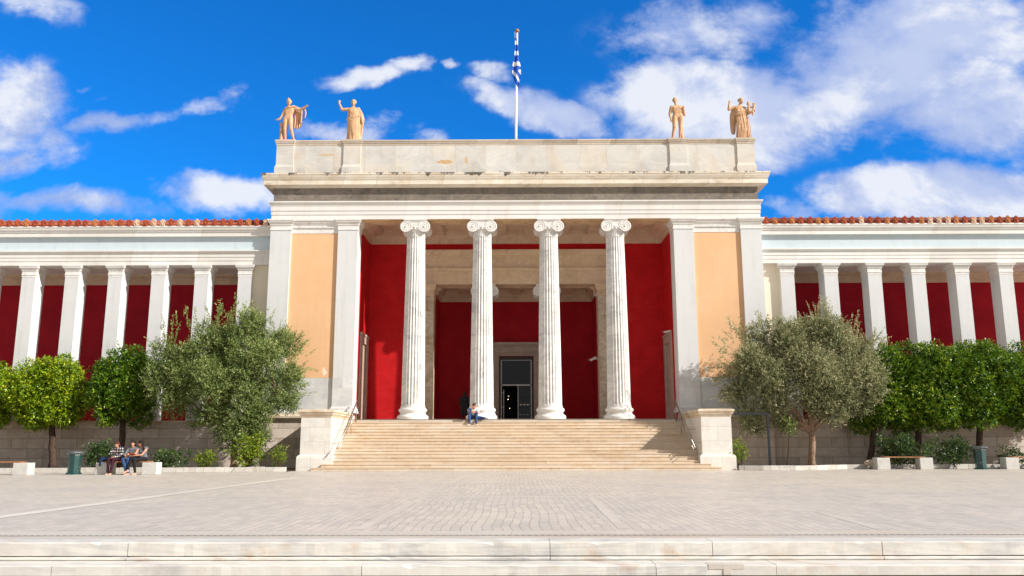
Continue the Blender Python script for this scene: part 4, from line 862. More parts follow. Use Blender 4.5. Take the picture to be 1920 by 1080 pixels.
shrub(386, 880, 39.7, 386, 862, 48, 32, 'bright yellow-green low shrub in front of the left olive', 33, M['leaf_yellow'], .08, .026, 50, group=GS)
shrub(462, 878, 39.7, 468, 845, 66, 62, 'thin-stemmed broadleaf shrub at the foot of the left olive', 34, M['leaf_yellow'], .12, .04, 24, 9, group=GS, inner=.5)
shrub(523, 876, 39.8, 523, 856, 30, 34, 'small round young bush next to the left stair block', 35, M['leaf_yellow'], .07, .02, 60, 8, group=GS)
shrub(1387, 872, 40.9, 1386, 846, 28, 42, 'small bright green bush tucked against the right stair block', 36, M['leaf_yellow'], .08, .022, 60, group=GS)
shrub(1690, 874, 42.1, 1686, 842, 92, 62, 'dense dark shrub behind the left half of the wooden-seated bench', 37, M['leaf_shrub'], dens=40, group=GS)
shrub(1790, 874, 42.1, 1785, 846, 100, 54, 'dense dark shrub just left of the right litter bin', 38, M['leaf_shrub'], dens=40, group=GS)
shrub(1900, 874, 42.1, 1900, 858, 70, 34, 'low dark shrub at the far right of the planting bed', 39, M['leaf_shrub'], group=GS)
# young tree on a thin stem
Yy = 42.3; b = at(1476, 872, Yy); c = at(1479, 797, Yy)
lo = [((c.x, Yy, c.z), .30), ((c.x + .1, Yy, c.z - .22), .22), ((c.x - .16, Yy, c.z + .1), .2)]
tree_thing('young_tree', (b.x, Yy, .03), 'slender young tree with a thin dark stem between the steel post and the silvery olive', 'tree', None, lo, M['leaf_olive'], M['bark_orange'], (c.x, Yy, c.z - .3), .035, .03, 41, .10, .022, 60, .2, 7, 0, targets=[Vector(q[0]) for q in lo])
# steel frame, stone block, loose stone
Yf = 41.6; a, b = at(1376, 776, Yf), at(1438, 776, Yf)
fr = tag(empty('steel_frame', (b.x, Yf, .03)), 'dark blue-grey steel post carrying a horizontal beam right of the staircase', 'frame')
MB().box(b.x - .03, b.x + .07, Yf - .05, Yf + .05, .0, a.z - .05).build('post', M['framesteel'], fr)
MB().box(a.x - .3, b.x + .07, Yf - .06, Yf + .06, a.z - .05, a.z + .05).build('beam', M['framesteel'], fr)
def gp(px, py): return inv(px, py, Z=0.0)
Yb = 39.9; b = at(480, 876, Yb); sb = tag(empty('stone_marker', (b.x, Yb, .03)), 'small pale stone marker on a slab in the left bed near the stair block', 'marker')
MB().box(b.x - .36, b.x + .36, Yb - .2, Yb + .2, .12, .24).build('slab', M['kerb'], sb, bevel=.01); MB().box(b.x - .13, b.x + .11, Yb - .1, Yb + .1, .24, .62).build('block', M['kerb'], sb, bevel=.01)
Yr = 41.7; b = at(1633, 870, Yr); bm = bmesh.new(); bmesh.ops.create_icosphere(bm, subdivisions=3, radius=1); rng = random.Random(8)
from mathutils import noise as mn
for v_ in bm.verts: q = v_.co.copy(); v_.co = Vector((q.x * .28, q.y * .2, q.z * .15)) * (1 + .45 * mn.noise(q * 1.6))
me = bpy.data.meshes.new('loose_stone'); bm.to_mesh(me); bm.free(); o = link_mesh('loose_stone', me, M['rock']); o.location = (b.x, Yr, .30); tag(o, 'loose pale stone lying behind the kerb left of the wooden bench', 'stone')
# ------------------------------------------------------------------ benches and bins
def bench(x0, x1, yb, h, label, group='stone and wood benches along the kerb'):
    t = tag(empty('stone_bench', ((x0 + x1) / 2, yb, 0)), label, 'bench', group); w = .62
    for a in (x0, x1 - w):
        MB().box(a, a + w, yb, yb + .55, 0, h).build('end_block', M['bench'], t, bevel=.015)
    st = MB()
    for k in range(4): st.box(x0 + w * .6, x1 - w * .6, yb + .02 + k * .135, yb + .13 + k * .135, h + .003, h + .055)
    st.build('seat', M['wood'], t, bevel=.006); return t
g0, g1 = gp(178, 890), gp(290, 890); YB = g0.y; HB = .50
bench(g0.x, g1.x, YB, HB, 'marble bench under the orange tree with three women seated on it'); BX0, BX1 = g0.x, g1.x
g0, g1 = gp(-65, 891), gp(47, 891); bench(g0.x, g1.x, g0.y, HB, 'marble bench cut by the left edge of the picture')
g0, g1 = gp(1646, 880.5), gp(1754, 880.5); bench(g0.x, g1.x, g0.y, .55, 'empty marble bench with an orange-brown wooden seat left of the right litter bin')
g0, g1 = gp(1888, 880), gp(1998, 880); bench(g0.x, g1.x, g0.y, .55, 'marble bench cut by the right edge of the picture')
def litter_bin(px, py, label, n, rot, h, r):
    g = gp(px, py); t = tag(empty('litter_bin', (g.x, g.y, 0)), label, 'litter bin', 'green metal litter bins')
    def ngon(mb, prof, n_, rot_): 
        vs = []; fs_ = []
        for rr, z in prof:
            for k in range(n_): a = 2 * PI * k / n_ + rot_; vs.append((g.x + rr * math.cos(a), g.y + rr * math.sin(a), z))
        for i in range(len(prof) - 1):
            for k in range(n_): fs_.append((i * n_ + k, i * n_ + (k + 1) % n_, (i + 1) * n_ + (k + 1) % n_, (i + 1) * n_ + k))
        fs_.append(tuple(range(n_))[::-1]); m = (len(prof) - 1) * n_; fs_.append(tuple(range(m, m + n_))); return mb.add(vs, fs_)
    ngon(MB(), [(r * .93, .10), (r * .97, .5), (r * 1.02, h - .14)], n, rot).build('body', M['bin'], t, bevel=.008)
    ngon(MB(), [(r * 1.22, 0), (r * 1.22, .03), (r * 1.02, .07), (r * 1.0, .12)], n, rot).build('base', M['bin'], t)
    ngon(MB(), [(r * 1.02, h - .14), (r * 1.38, h - .06), (r * 1.38, h - .015), (r * 1.1, h), (r * .7, h + .015)], n, rot).build('lid', M['binlid'], t)
litter_bin(138, 889.5, 'dark green litter bin with a wide grey lid near the left bench', 8, rad(22.5), .96, .27)
litter_bin(1840, 880, 'dark green litter bin with a thin flat lid beside the wooden-seated right bench', 6, rad(20), 1.08, .27)

# ------------------------------------------------------------------ figures
def capsule(mb, a, b, ra, rb, n=12):
    a, b = Vector(a), Vector(b); mb.tube([a, a.lerp(b, .5), b], [ra, (ra + rb) / 2, rb], n); mb.ball(a, ra, n, 8); mb.ball(b, rb, n, 8)
def remeshed(name, mb, vox, mat, parent, smooth=3):
    """fuse overlapping shapes into one continuous skin"""
    org = ORG[parent.name]; me = mb.mesh(name + '_raw', org); tmp = bpy.data.objects.new('tmp', me); COL.objects.link(tmp)
    r = tmp.modifiers.new('r', 'REMESH'); r.mode = 'VOXEL'; r.voxel_size = vox
    s = tmp.modifiers.new('s', 'SMOOTH'); s.iterations = smooth; s.factor = .5
    dg = bpy.context.evaluated_depsgraph_get(); me2 = bpy.data.meshes.new_from_object(tmp.evaluated_get(dg)); me2.name = name
    bpy.data.objects.remove(tmp); bpy.data.meshes.remove(me); me2.materials.clear(); me2.materials.append(mat)
    return link_mesh(name, me2, None, parent, True)
def head_shapes(mb, c, f, s, up=Vector((0, 0, 1))):
    """head at c (centre), facing f, human scale factor s; face with brow, nose, mouth, chin, ears"""
    f = Vector(f).normalized(); r = f.cross(up).normalized(); u = r.cross(f).normalized(); c = Vector(c)
    R3 = Matrix((r, f, u)).transposed(); W = lambda x, y, z: c + (r * x + f * y + u * z) * s
    mb.ball(W(0, -.01, .025), .096 * s, 14, 10, (.84, 1.0, 1.08), R3); mb.ball(W(0, .025, -.045), .066 * s, 12, 8, (.88, 1, 1.15), R3)
    mb.ball(W(0, .062, -.095), .024 * s, 8, 6, (1.1, 1, .8), R3); capsule(mb, W(0, .085, .015), W(0, .108, -.030), .010 * s, .016 * s, 6)
    for q in (-1, 1):
        mb.ball(W(q * .032, .078, .032), .018 * s, 6, 5, (1.3, .8, .5), R3); mb.ball(W(q * .036, .066, -.018), .022 * s, 8, 6, (1, .8, 1), R3)
        mb.ball(W(q * .084, -.005, -.008), .024 * s, 8, 6, (.35, .7, 1.2), R3)
    mb.ball(W(0, .086, -.058), .018 * s, 8, 5, (1.4, .7, .5), R3)
    return W, R3
def hand_shapes(mb, wrist, d, s, side=Vector((1, 0, 0)), curl=.5, thumb=1):
    """palm, four unequal curled fingers and a thumb leaving the side of the palm"""
    w = Vector(wrist); d = Vector(d).normalized(); sd_ = (side - d * side.dot(d)).normalized(); nn = d.cross(sd_)
    mb.ball(w + d * .045 * s, .042 * s, 8, 6, (1, 1, 1)); mb.ball(w + d * .07 * s, .036 * s, 8, 6)
    for i, L in enumerate((.068, .078, .072, .056)):
        o = sd_ * (.030 - .020 * i) * s; a = w + d * .085 * s + o; b = a + (d * (1 - curl * .4) + nn * curl * .5) * L * .55 * s; c = b + (d * (1 - curl) + nn * curl) * L * .5 * s
        capsule(mb, a, b, .0105 * s, .0095 * s, 6); capsule(mb, b, c, .0095 * s, .008 * s, 6)
    a = w + d * .03 * s + sd_ * .03 * s * thumb; b = a + (d * .6 + sd_ * .6 * thumb + nn * .3).normalized() * .045 * s; capsule(mb, a, b, .013 * s, .011 * s, 6); capsule(mb, b, b + (d * .8 + sd_ * .1 + nn * .4).normalized() * .03 * s, .011 * s, .009 * s, 6)
def limb(mb, pts, rads):
    for (a, b, ra, rb) in zip(pts[:-1], pts[1:], rads[:-1], rads[1:]): capsule(mb, a, b, ra, rb)
def foot(mb, ankle, d, s, rr=.042):
    a = Vector(ankle); d = Vector(d).normalized(); lo = a.copy(); lo.z -= .055 * s
    capsule(mb, a, lo - d * .03 * s, rr * s, .034 * s, 8); capsule(mb, lo - d * .03 * s, lo + d * .11 * s + Vector((0, 0, -.012 * s)), .036 * s, .032 * s, 8); capsule(mb, lo + d * .11 * s + Vector((0, 0, -.012 * s)), lo + d * .165 * s + Vector((0, 0, -.02 * s)), .032 * s, .022 * s, 8)

# statues. (u, v) are read off the photograph in metres of the statue, y is depth towards the viewer (negative)
ZS = 18.16
def statue_root(xc, label):
    t = tag(empty('statue', (xc, 45.38, ZS)), label, 'statue', 'statues on the parapet')
    MB().box(xc - .43, xc + .43, 45.02, 45.75, ZS, ZS + .07).build('plinth', M['statue'], t, bevel=.01); return t
def torso(mb, P, sh, hip, neck, chest=.20, waist=.155, dpt=.75):
    """P(u,v,y) point maker; shoulders sh (L,R), hips hip(L,R)"""
    sl_, sr_ = sh; hl, hr_ = hip; ms = (sl_ + sr_) / 2; mh = (hl + hr_) / 2
    for q in (sl_, sr_): capsule(mb, q, ms.lerp(q, .3) + Vector((0, 0, .03)), .085, .10)
    for t, w, r in ((.08, .98, .14), (.22, .96, .15), (.38, .82, .145), (.55, .72, .135), (.72, .74, .135), (.88, .86, .145), (1.0, .95, .15)):
        c = ms.lerp(mh, t); ww = (sr_ - sl_) * .5 * w * (1 if t < .5 else .92)
        capsule(mb, c - ww * .62, c + ww * .66, r, r)
    capsule(mb, ms + Vector((0, 0, .02)), neck, .085, .07)
def robe(mb, rows, nf, amp, n=120, seed=0, y0=45.38):
    """rows (z, x centre, half width, half depth, fold strength); ring section with folds"""
    rg = random.Random(seed); ph = [rg.uniform(0, 6) for _ in range(4)]; vs = []; fs_ = []
    for i, (z, xc, hw, hd, fo) in enumerate(rows):
        for k in range(n):
            a = 2 * PI * k / n
            r = 1 + fo * amp * (.6 * math.sin(nf * a + ph[0] + z * .5) + .4 * math.sin(nf * 1.7 * a + ph[1] - z * .8) + .3 * math.sin(nf * .5 * a + ph[2]))
            vs.append((xc + hw * r * math.cos(a), y0 + hd * r * math.sin(a), z))
    for i in range(len(rows) - 1):
        for k in range(n): fs_.append((i * n + k, i * n + (k + 1) % n, (i + 1) * n + (k + 1) % n, (i + 1) * n + k))
    fs_.append(tuple(range(n))[::-1]); L = (len(rows) - 1) * n; fs_.append(tuple(range(L, L + n))); mb.add(vs, fs_)
def dense_rows(rows, k=6):
    out = []
    for a, b in zip(rows[:-1], rows[1:]):
        for j in range(k): out.append(tuple(a[i] + (b[i] - a[i]) * j / k for i in range(5)))
    out.append(rows[-1]); return out
KU = .00337
def PS(xc, u0): return lambda u, v, y=0: Vector((xc + (u - u0) * KU, 45.38 + y, ZS + .05 + (915 - v) * KU))
# 1: standing youth, right arm out over his hanging cloak
t = statue_root(-13.0, 'stone statue of a youth with outstretched arm and hanging cloak'); P = PS(-13.02, 345); mb = MB()
torso(mb, P, (P(290, 335), P(425, 315)), (P(300, 500), P(385, 500)), P(345, 262)); head_shapes(mb, P(345, 205), (.35, -1, .05), 1.62)
mb.ball(P(340, 165, .02), .125, 12, 8, (1, 1, .8)); mb.ball(P(333, 132), .05, 8, 6)
for q in range(9): mb.ball(P(343 + 36 * math.cos(q * .7), 185 + 14 * math.sin(q * 1.9), .04), .045, 8, 6)
limb(mb, [P(285, 340), P(245, 430), P(200, 515, -.05)], [.098, .075, .052]); hand_shapes(mb, P(195, 520, -.05), (-1, -.2, -.15), 1.5, Vector((0, -1, 0)), .2)
limb(mb, [P(430, 315), P(540, 335), P(635, 300, -.1)], [.10, .078, .055]); hand_shapes(mb, P(640, 298, -.1), (1, -.2, .35), 1.5, Vector((0, 0, 1)), .9)
limb(mb, [P(300, 520), P(300, 700, -.04), P(310, 875, .02)], [.165, .11, .062]); limb(mb, [P(304, 745, .03), P(308, 800, .05)], [.095, .07]); foot(mb, P(310, 870, .02), (-.2, -1, 0), 1.5)
limb(mb, [P(382, 520), P(405, 690, -.08), P(450, 872, .05)], [.16, .105, .06]); limb(mb, [P(415, 735, .0), P(432, 800, .05)], [.09, .066]); foot(mb, P(450, 868, .05), (.4, -1, 0), 1.5)
remeshed('body', mb, .017, M['statue'], t)
mb = MB(); cl = [(430, 300, .02), (445, 330, .10), (500, 350, .12), (560, 345, .08), (585, 340, .05)]
nU, nV = 26, 14; vs = []
for i in range(nU + 1):
    s_ = i / nU; u_ = 425 + 150 * s_; low = 665 - 60 * max(0, (s_ - .25)) ** 1.2 - (0 if s_ < .6 else 0)
    for j in range(nV + 1):
        tt = j / nV; v_ = 318 + 20 * math.sin(s_ * 3) + (low - 330) * tt; vs.append(P(u_ - 10 * tt * (s_ - .3), v_, .13 + .05 * math.sin(s_ * 22 + tt * 1.2) * (.3 + tt)))
fs_ = [(i * (nV + 1) + j, i * (nV + 1) + j + 1, (i + 1) * (nV + 1) + j + 1, (i + 1) * (nV + 1) + j) for i in range(nU) for j in range(nV)]
bk = [v_ + Vector((0, .05, 0)) for v_ in vs]; n_ = len(vs); mb.add(vs + bk, fs_ + [tuple(q + n_ for q in f[::-1]) for f in fs_])
bd = [(i * (nV + 1)) for i in range(nU + 1)] + [nU * (nV + 1) + j for j in range(1, nV + 1)] + [i * (nV + 1) + nV for i in range(nU - 1, -1, -1)] + [j for j in range(nV - 1, 0, -1)]
mb.add(vs + bk, [(bd[k], bd[(k + 1) % len(bd)], bd[(k + 1) % len(bd)] + n_, bd[k] + n_) for k in range(len(bd))])
mb.tube([P(290, 325, -.12), P(360, 310, -.14), P(430, 285, -.08), P(500, 310, 0), P(560, 330, 0)], [.05, .06, .075, .07, .06], 8)
mb.tube([P(560, 335, 0), P(570, 430, .02), P(560, 570, .04)], [.05, .055, .04], 8); mb.tube([P(620, 320, -.05), P(640, 400, -.03), P(630, 490, 0)], [.05, .055, .035], 8)
remeshed('cloak', mb, .018, M['statue'], t, 1)
mb = MB().tube([P(235, 905, .05), P(240, 760, .05), P(235, 640, .05), P(215, 550, .05)], [.13, .10, .085, .05], 10); mb.ball(P(250, 600, 0), .06, 8, 6); mb.ball(P(225, 700, -.03), .05, 8, 6); remeshed('tree_stump', mb, .02, M['statue'], t)
# 2: robed figure with raised right arm
t = statue_root(-9.27, 'stone statue of a robed figure raising one arm, without a child'); P = PS(-9.30, 1560); mb = MB()
sh = (P(1482, 335), P(1635, 335)); torso(mb, P, sh, (P(1510, 520), P(1640, 520)), P(1562, 265)); head_shapes(mb, P(1562, 215), (0, -1, -.05), 1.62)
for q in range(15): a = q * .42; mb.ball(P(1562 + 38 * math.cos(a), 200 - 30 * abs(math.sin(a)), .03), .045, 8, 6)
limb(mb, [sh[0], P(1368, 345, -.05), P(1322, 235, -.12)], [.10, .078, .052]); hand_shapes(mb, P(1321, 232, -.12), (.05, 0, 1), 1.5, Vector((1, 0, 0)), .9)
limb(mb, [sh[1], P(1695, 440, .02), P(1722, 540, -.1)], [.11, .09, .06]); hand_shapes(mb, P(1722, 545, -.1), (.1, -.2, -1), 1.5, Vector((-1, 0, 0)), .5)
limb(mb, [P(1510, 540), P(1505, 700), P(1500, 880, -.08)], [.15, .10, .06]); limb(mb, [P(1620, 540), P(1610, 700), P(1600, 880, -.06)], [.15, .10, .06]); foot(mb, P(1500, 885, -.1), (-.35, -1, 0), 1.5); foot(mb, P(1600, 885, -.08), (.2, -1, 0), 1.5)
remeshed('body', mb, .017, M['statue'], t)
mb = MB(); z = lambda v_: ZS + .05 + (915 - v_) * KU; X = lambda u_: -9.30 + (u_ - 1560) * KU
robe(mb, dense_rows([(z(912), X(1585), .40, .27, 1.2), (z(760), X(1580), .375, .25, 1.3), (z(600), X(1585), .385, .25, .9), (z(520), X(1580), .40, .25, .5), (z(440), X(1575), .36, .225, .5), (z(360), X(1568), .35, .20, .5), (z(318), X(1562), .25, .15, .4), (z(300), X(1562), .12, .11, .2)]), 13, .045, seed=2)
for k in range(9):     # diagonal swags across the thighs and a roll at the waist
    f_ = k / 8; mb.tube([P(1462 + 6 * k, 540 + 36 * k, -.12), P(1540 + 6 * k, 560 + 38 * k, -.27), P(1640, 470 + 30 * k, -.20), P(1695, 440 + 24 * k, -.02)], [.02, .028, .028, .02], 6)
mb.tube([P(1455, 520, -.05), P(1510, 535, -.24), P(1580, 505, -.27), P(1660, 470, -.16), P(1700, 450, 0)], [.05, .065, .07, .06, .05], 8)
mb.tube([P(1640, 315, 0), P(1700, 430, .03), P(1735, 520, .0), P(1715, 700, .03), P(1700, 890, .05)], [.10, .11, .08, .07, .06], 8)
for k in range(5): mb.tube([P(1500 + k * 22, 330, -.14), P(1530 + k * 16, 400, -.22), P(1520 + k * 20, 470, -.22)], [.015, .018, .015], 5)
remeshed('robe', mb, .017, M['statue'], t, 1)
# 3: bearded standing man
t = statue_root(9.25, 'stone statue of a bare bearded man with a tree stump behind one leg'); P = PS(9.22, 300); mb = MB()
sh = (P(225, 325), P(405, 325)); torso(mb, P, sh, (P(275, 505), P(370, 500)), P(300, 265), .22); head_shapes(mb, P(290, 205), (-.15, -1, -.1), 1.62)
for q in range(12): a = q * .52; mb.ball(P(290 + 36 * math.cos(a), 192 - 28 * abs(math.sin(a)), .03), .045, 8, 6)
mb.ball(P(288, 250, -.13), .06, 8, 6, (1, .8, 1.3))
for q in (-1, 1): mb.ball(P(312 + q * 42, 345, -.10), .10, 10, 8, (1.1, .6, .8)); mb.ball(P(312 + q * 20, 410, -.11), .05, 8, 6, (1, .5, 1.6))
limb(mb, [sh[0], P(193, 440, .03), P(205, 540, -.06)], [.11, .082, .055]); hand_shapes(mb, P(205, 545, -.06), (.1, 0, -1), 1.5, Vector((1, 0, 0)), .8)
limb(mb, [sh[1], P(440, 455, .03), P(425, 385, -.12)], [.11, .085, .06]); hand_shapes(mb, P(424, 380, -.12), (-.1, -.2, 1), 1.5, Vector((-1, 0, 0)), .8)
limb(mb, [P(275, 520), P(255, 690, -.12), P(222, 872, .0)], [.165, .11, .062]); limb(mb, [P(248, 735, -.03), P(236, 800, .04)], [.095, .07]); foot(mb, P(220, 868, 0), (-.4, -1, 0), 1.5)
limb(mb, [P(372, 515), P(362, 700, -.02), P(350, 872, .03)], [.165, .108, .062]); limb(mb, [P(360, 745, .03), P(356, 800, .05)], [.09, .068]); foot(mb, P(350, 868, .03), (.1, -1, 0), 1.5)
remeshed('body', mb, .017, M['statue'], t)
mb = MB().tube([P(390, 912, .08), P(388, 760, .08), P(386, 640, .08)], [.12, .10, .08], 10); mb.ball(P(395, 690, .0), .05, 8, 6); mb.ball(P(380, 800, .0), .05, 8, 6); remeshed('tree_stump', mb, .02, M['statue'], t)
# 4: robed woman looking down at the child on her arm
t = statue_root(12.95, 'stone statue of a robed woman carrying a child on her arm'); P = PS(12.95, 1490); mb = MB()
sh = (P(1375, 330), P(1545, 350)); torso(mb, P, sh, (P(1440, 530), P(1570, 530)), P(1468, 275)); head_shapes(mb, P(1492, 218), (.5, -1, -.35), 1.62)
for q in range(14): a = q * .45; mb.ball(P(1486 + 36 * math.cos(a), 205 - 30 * abs(math.sin(a)), .05), .048, 8, 6)
limb(mb, [sh[0], P(1275, 375, -.05), P(1285, 265, -.1)], [.10, .08, .052]); hand_shapes(mb, P(1286, 262, -.1), (.25, 0, 1), 1.5, Vector((1, 0, 0)), .6)
limb(mb, [sh[1], P(1590, 450, 0), P(1650, 440, -.25)], [.11, .09, .06]); hand_shapes(mb, P(1652, 438, -.25), (.9, -.3, .2), 1.4, Vector((0, 0, 1)), .8)
limb(mb, [P(1445, 540), P(1450, 700), P(1460, 880, -.08)], [.15, .10, .06]); limb(mb, [P(1560, 540), P(1560, 700), P(1560, 880, -.06)], [.15, .10, .06]); foot(mb, P(1460, 885, -.1), (-.2, -1, 0), 1.4); foot(mb, P(1560, 885, -.08), (.2, -1, 0), 1.4)
remeshed('body', mb, .017, M['statue'], t)
mb = MB(); X = lambda u_: 12.95 + (u_ - 1490) * KU
robe(mb, dense_rows([(z(912), X(1500), .40, .28, 1.6), (z(740), X(1505), .36, .26, 1.5), (z(600), X(1500), .34, .25, 1.2), (z(500), X(1490), .31, .22, .9), (z(480), X(1488), .36, .24, .9), (z(400), X(1475), .33, .22, .8), (z(335), X(1465), .28, .17, .6), (z(300), X(1468), .13, .11, .2)]), 15, .06, seed=4)
for k in range(9): mb.tube([P(1395 + k * 22, 335, -.14), P(1410 + k * 18, 420, -.23), P(1400 + k * 20, 485, -.22)], [.014, .02, .016], 5)
for k in range(10): mb.tube([P(1400 + k * 21, 520, -.19), P(1398 + k * 23, 720, -.26), P(1396 + k * 24, 905, -.28)], [.016, .024, .024], 5)
remeshed('robe', mb, .017, M['statue'], t, 1)
mb = MB(); robe(mb, dense_rows([(z(800), X(1350), .07, .06, 1), (z(760), X(1345), .13, .09, 1.6), (z(600), X(1348), .17, .11, 1.5), (z(450), X(1360), .19, .13, 1.2), (z(350), X(1385), .16, .12, .8), (z(310), X(1400), .06, .06, .3)]), 9, .09, seed=5, y0=45.52); remeshed('mantle', mb, .018, M['statue'], t, 1)
mb = MB(); head_shapes(mb, P(1602, 292, -.2), (-.5, -1, .1), 1.2); capsule(mb, P(1600, 350, -.2), P(1605, 430, -.2), .08, .11); limb(mb, [P(1620, 350, -.2), P(1660, 370, -.28), P(1690, 330, -.3)], [.05, .042, .03]); limb(mb, [P(1610, 430, -.2), P(1660, 450, -.3), P(1650, 510, -.3)], [.07, .055, .035])
capsule(mb, P(1682, 350, -.3), P(1655, 430, -.28), .06, .04); [mb.ball(P(1682 + 20 * math.cos(q), 315 + 18 * math.sin(q), -.3), .045, 8, 6) for q in range(7)]; capsule(mb, P(1700, 320, -.3), P(1665, 470, -.25), .03, .05); remeshed('child', mb, .016, M['statue'], t, 1)

# ------------------------------------------------------------------ flagpole and flag
fp = tag(empty('flagpole', (.02, 47, 16.1)), 'tall white flagpole rising above the middle of the parapet', 'flagpole')
MB().tube([(.02, 47, 16.1), (.05, 47, 20), (.13, 47, 25.75)], [.085, .08, .06], 12).build('pole', M['white'], fp, smooth=True)
MB().lathe(.13, 47, [(.05, 25.72), (.14, 25.75), (.15, 25.82), (.10, 25.92), (.03, 25.96)], 16).build('finial', plain('gilded_finial', (.35, .2, .1), .5, .3), fp, smooth=True)
MB().tube([(.02, 46.9, 17.0), (.0, 46.9, 25.7)], .012, 5).build('halyard', M['white'], fp)
vs = []; fs_ = []; nz, nx = 70, 26
for i in range(nz + 1):
    q = i / nz; zz = 25.3 - 3.05 * q; w = .10 + .42 * min(1, q * 1.7) ** 1.1 if q < .8 else .52 - .34 * (q - .8) / .2; w = w * (.85 + .15 * math.cos(q * 9))
    c0 = .04 + .03 * math.sin(q * 6) + .14 * max(0, q - .45)
    for j in range(nx + 1):
        p = j / nx; vs.append((c0 + (p - .42) * w, 46.86 - .05 * math.sin(p * 8 + q * 5) * min(1, q * 3) - .05 * q, zz - (.25 * p * p if q > .75 else 0) * (q - .75) * 4))
for i in range(nz):
    for j in range(nx): fs_.append((i * (nx + 1) + j, i * (nx + 1) + j + 1, (i + 1) * (nx + 1) + j + 1, (i + 1) * (nx + 1) + j))
fl = MB().add(vs, fs_).build('flag', M['flag'], smooth=True); fl.modifiers.new('t', 'SOLIDIFY').thickness = .008
tag(fl, 'limp blue and white striped flag hanging against the flagpole', 'flag')
# ------------------------------------------------------------------ security cameras
def seccam(mount, joint, body, aim, label, s=1.0):
    t = tag(empty('security_camera', mount), label, 'security camera', 'white security cameras on the portico'); b = Vector(body); a = Vector(aim).normalized(); r = a.cross(Vector((0, 0, 1))).normalized(); u = r.cross(a)
    mb = MB(); h = [(-.07, -.05), (.07, -.05), (.07, .05), (-.07, .05)]
    p0 = [b - a * .22 * s + (r * x + u * y_) * s for x, y_ in h]; p1 = [b + a * .24 * s + (r * x + u * y_) * s for x, y_ in h]; mb.add(p0 + p1, [(0, 1, 2, 3), (7, 6, 5, 4), (0, 4, 5, 1), (1, 5, 6, 2), (2, 6, 7, 3), (3, 7, 4, 0)])
    mb.build('housing', M['white'], t, bevel=.012)
    mb = MB(); h = [(-.08, .052), (.08, .052), (.08, .065), (-.08, .065)]; p0 = [b - a * .22 * s + (r * x + u * y_) * s for x, y_ in h]; p1 = [b + a * .30 * s + (r * x + u * y_) * s for x, y_ in h]; mb.add(p0 + p1, [(0, 1, 2, 3), (7, 6, 5, 4), (0, 4, 5, 1), (1, 5, 6, 2), (2, 6, 7, 3), (3, 7, 4, 0)]); mb.build('sunshield', M['white'], t)
    MB().tube([b + a * .24 * s, b + a * .255 * s], .04 * s, 12).build('lens', M['glass'], t)
    MB().tube([mount, joint, b - a * .05 * s - u * .04], .022 * s, 8).build('bracket', M['white'], t, smooth=True)
Yc = 48.95; m1 = at(1130, 672, Yc); b1 = at(1112, 673, 48.7)
seccam((m1.x, 49.1, m1.z), (m1.x - .15, Yc, m1.z - .02), tuple(b1), (-.85, -.5, -.45), 'white security camera on a long bracket halfway up the right inner pier')
m1 = at(1127, 548, 49.0); b1 = at(1117, 553, 48.9); seccam((m1.x, 49.1, m1.z), (m1.x - .1, 48.95, m1.z), tuple(b1), (-.6, -.6, -.7), 'small white security camera under the capital of the right inner pier', .6)
b1 = inv(1250, 622, X=8.40); seccam((8.70, b1.y, b1.z + .05), (8.55, b1.y, b1.z + .05), tuple(b1), (-.9, -.4, -.25), 'white security camera over the side doorway on the right porch wall', .9)

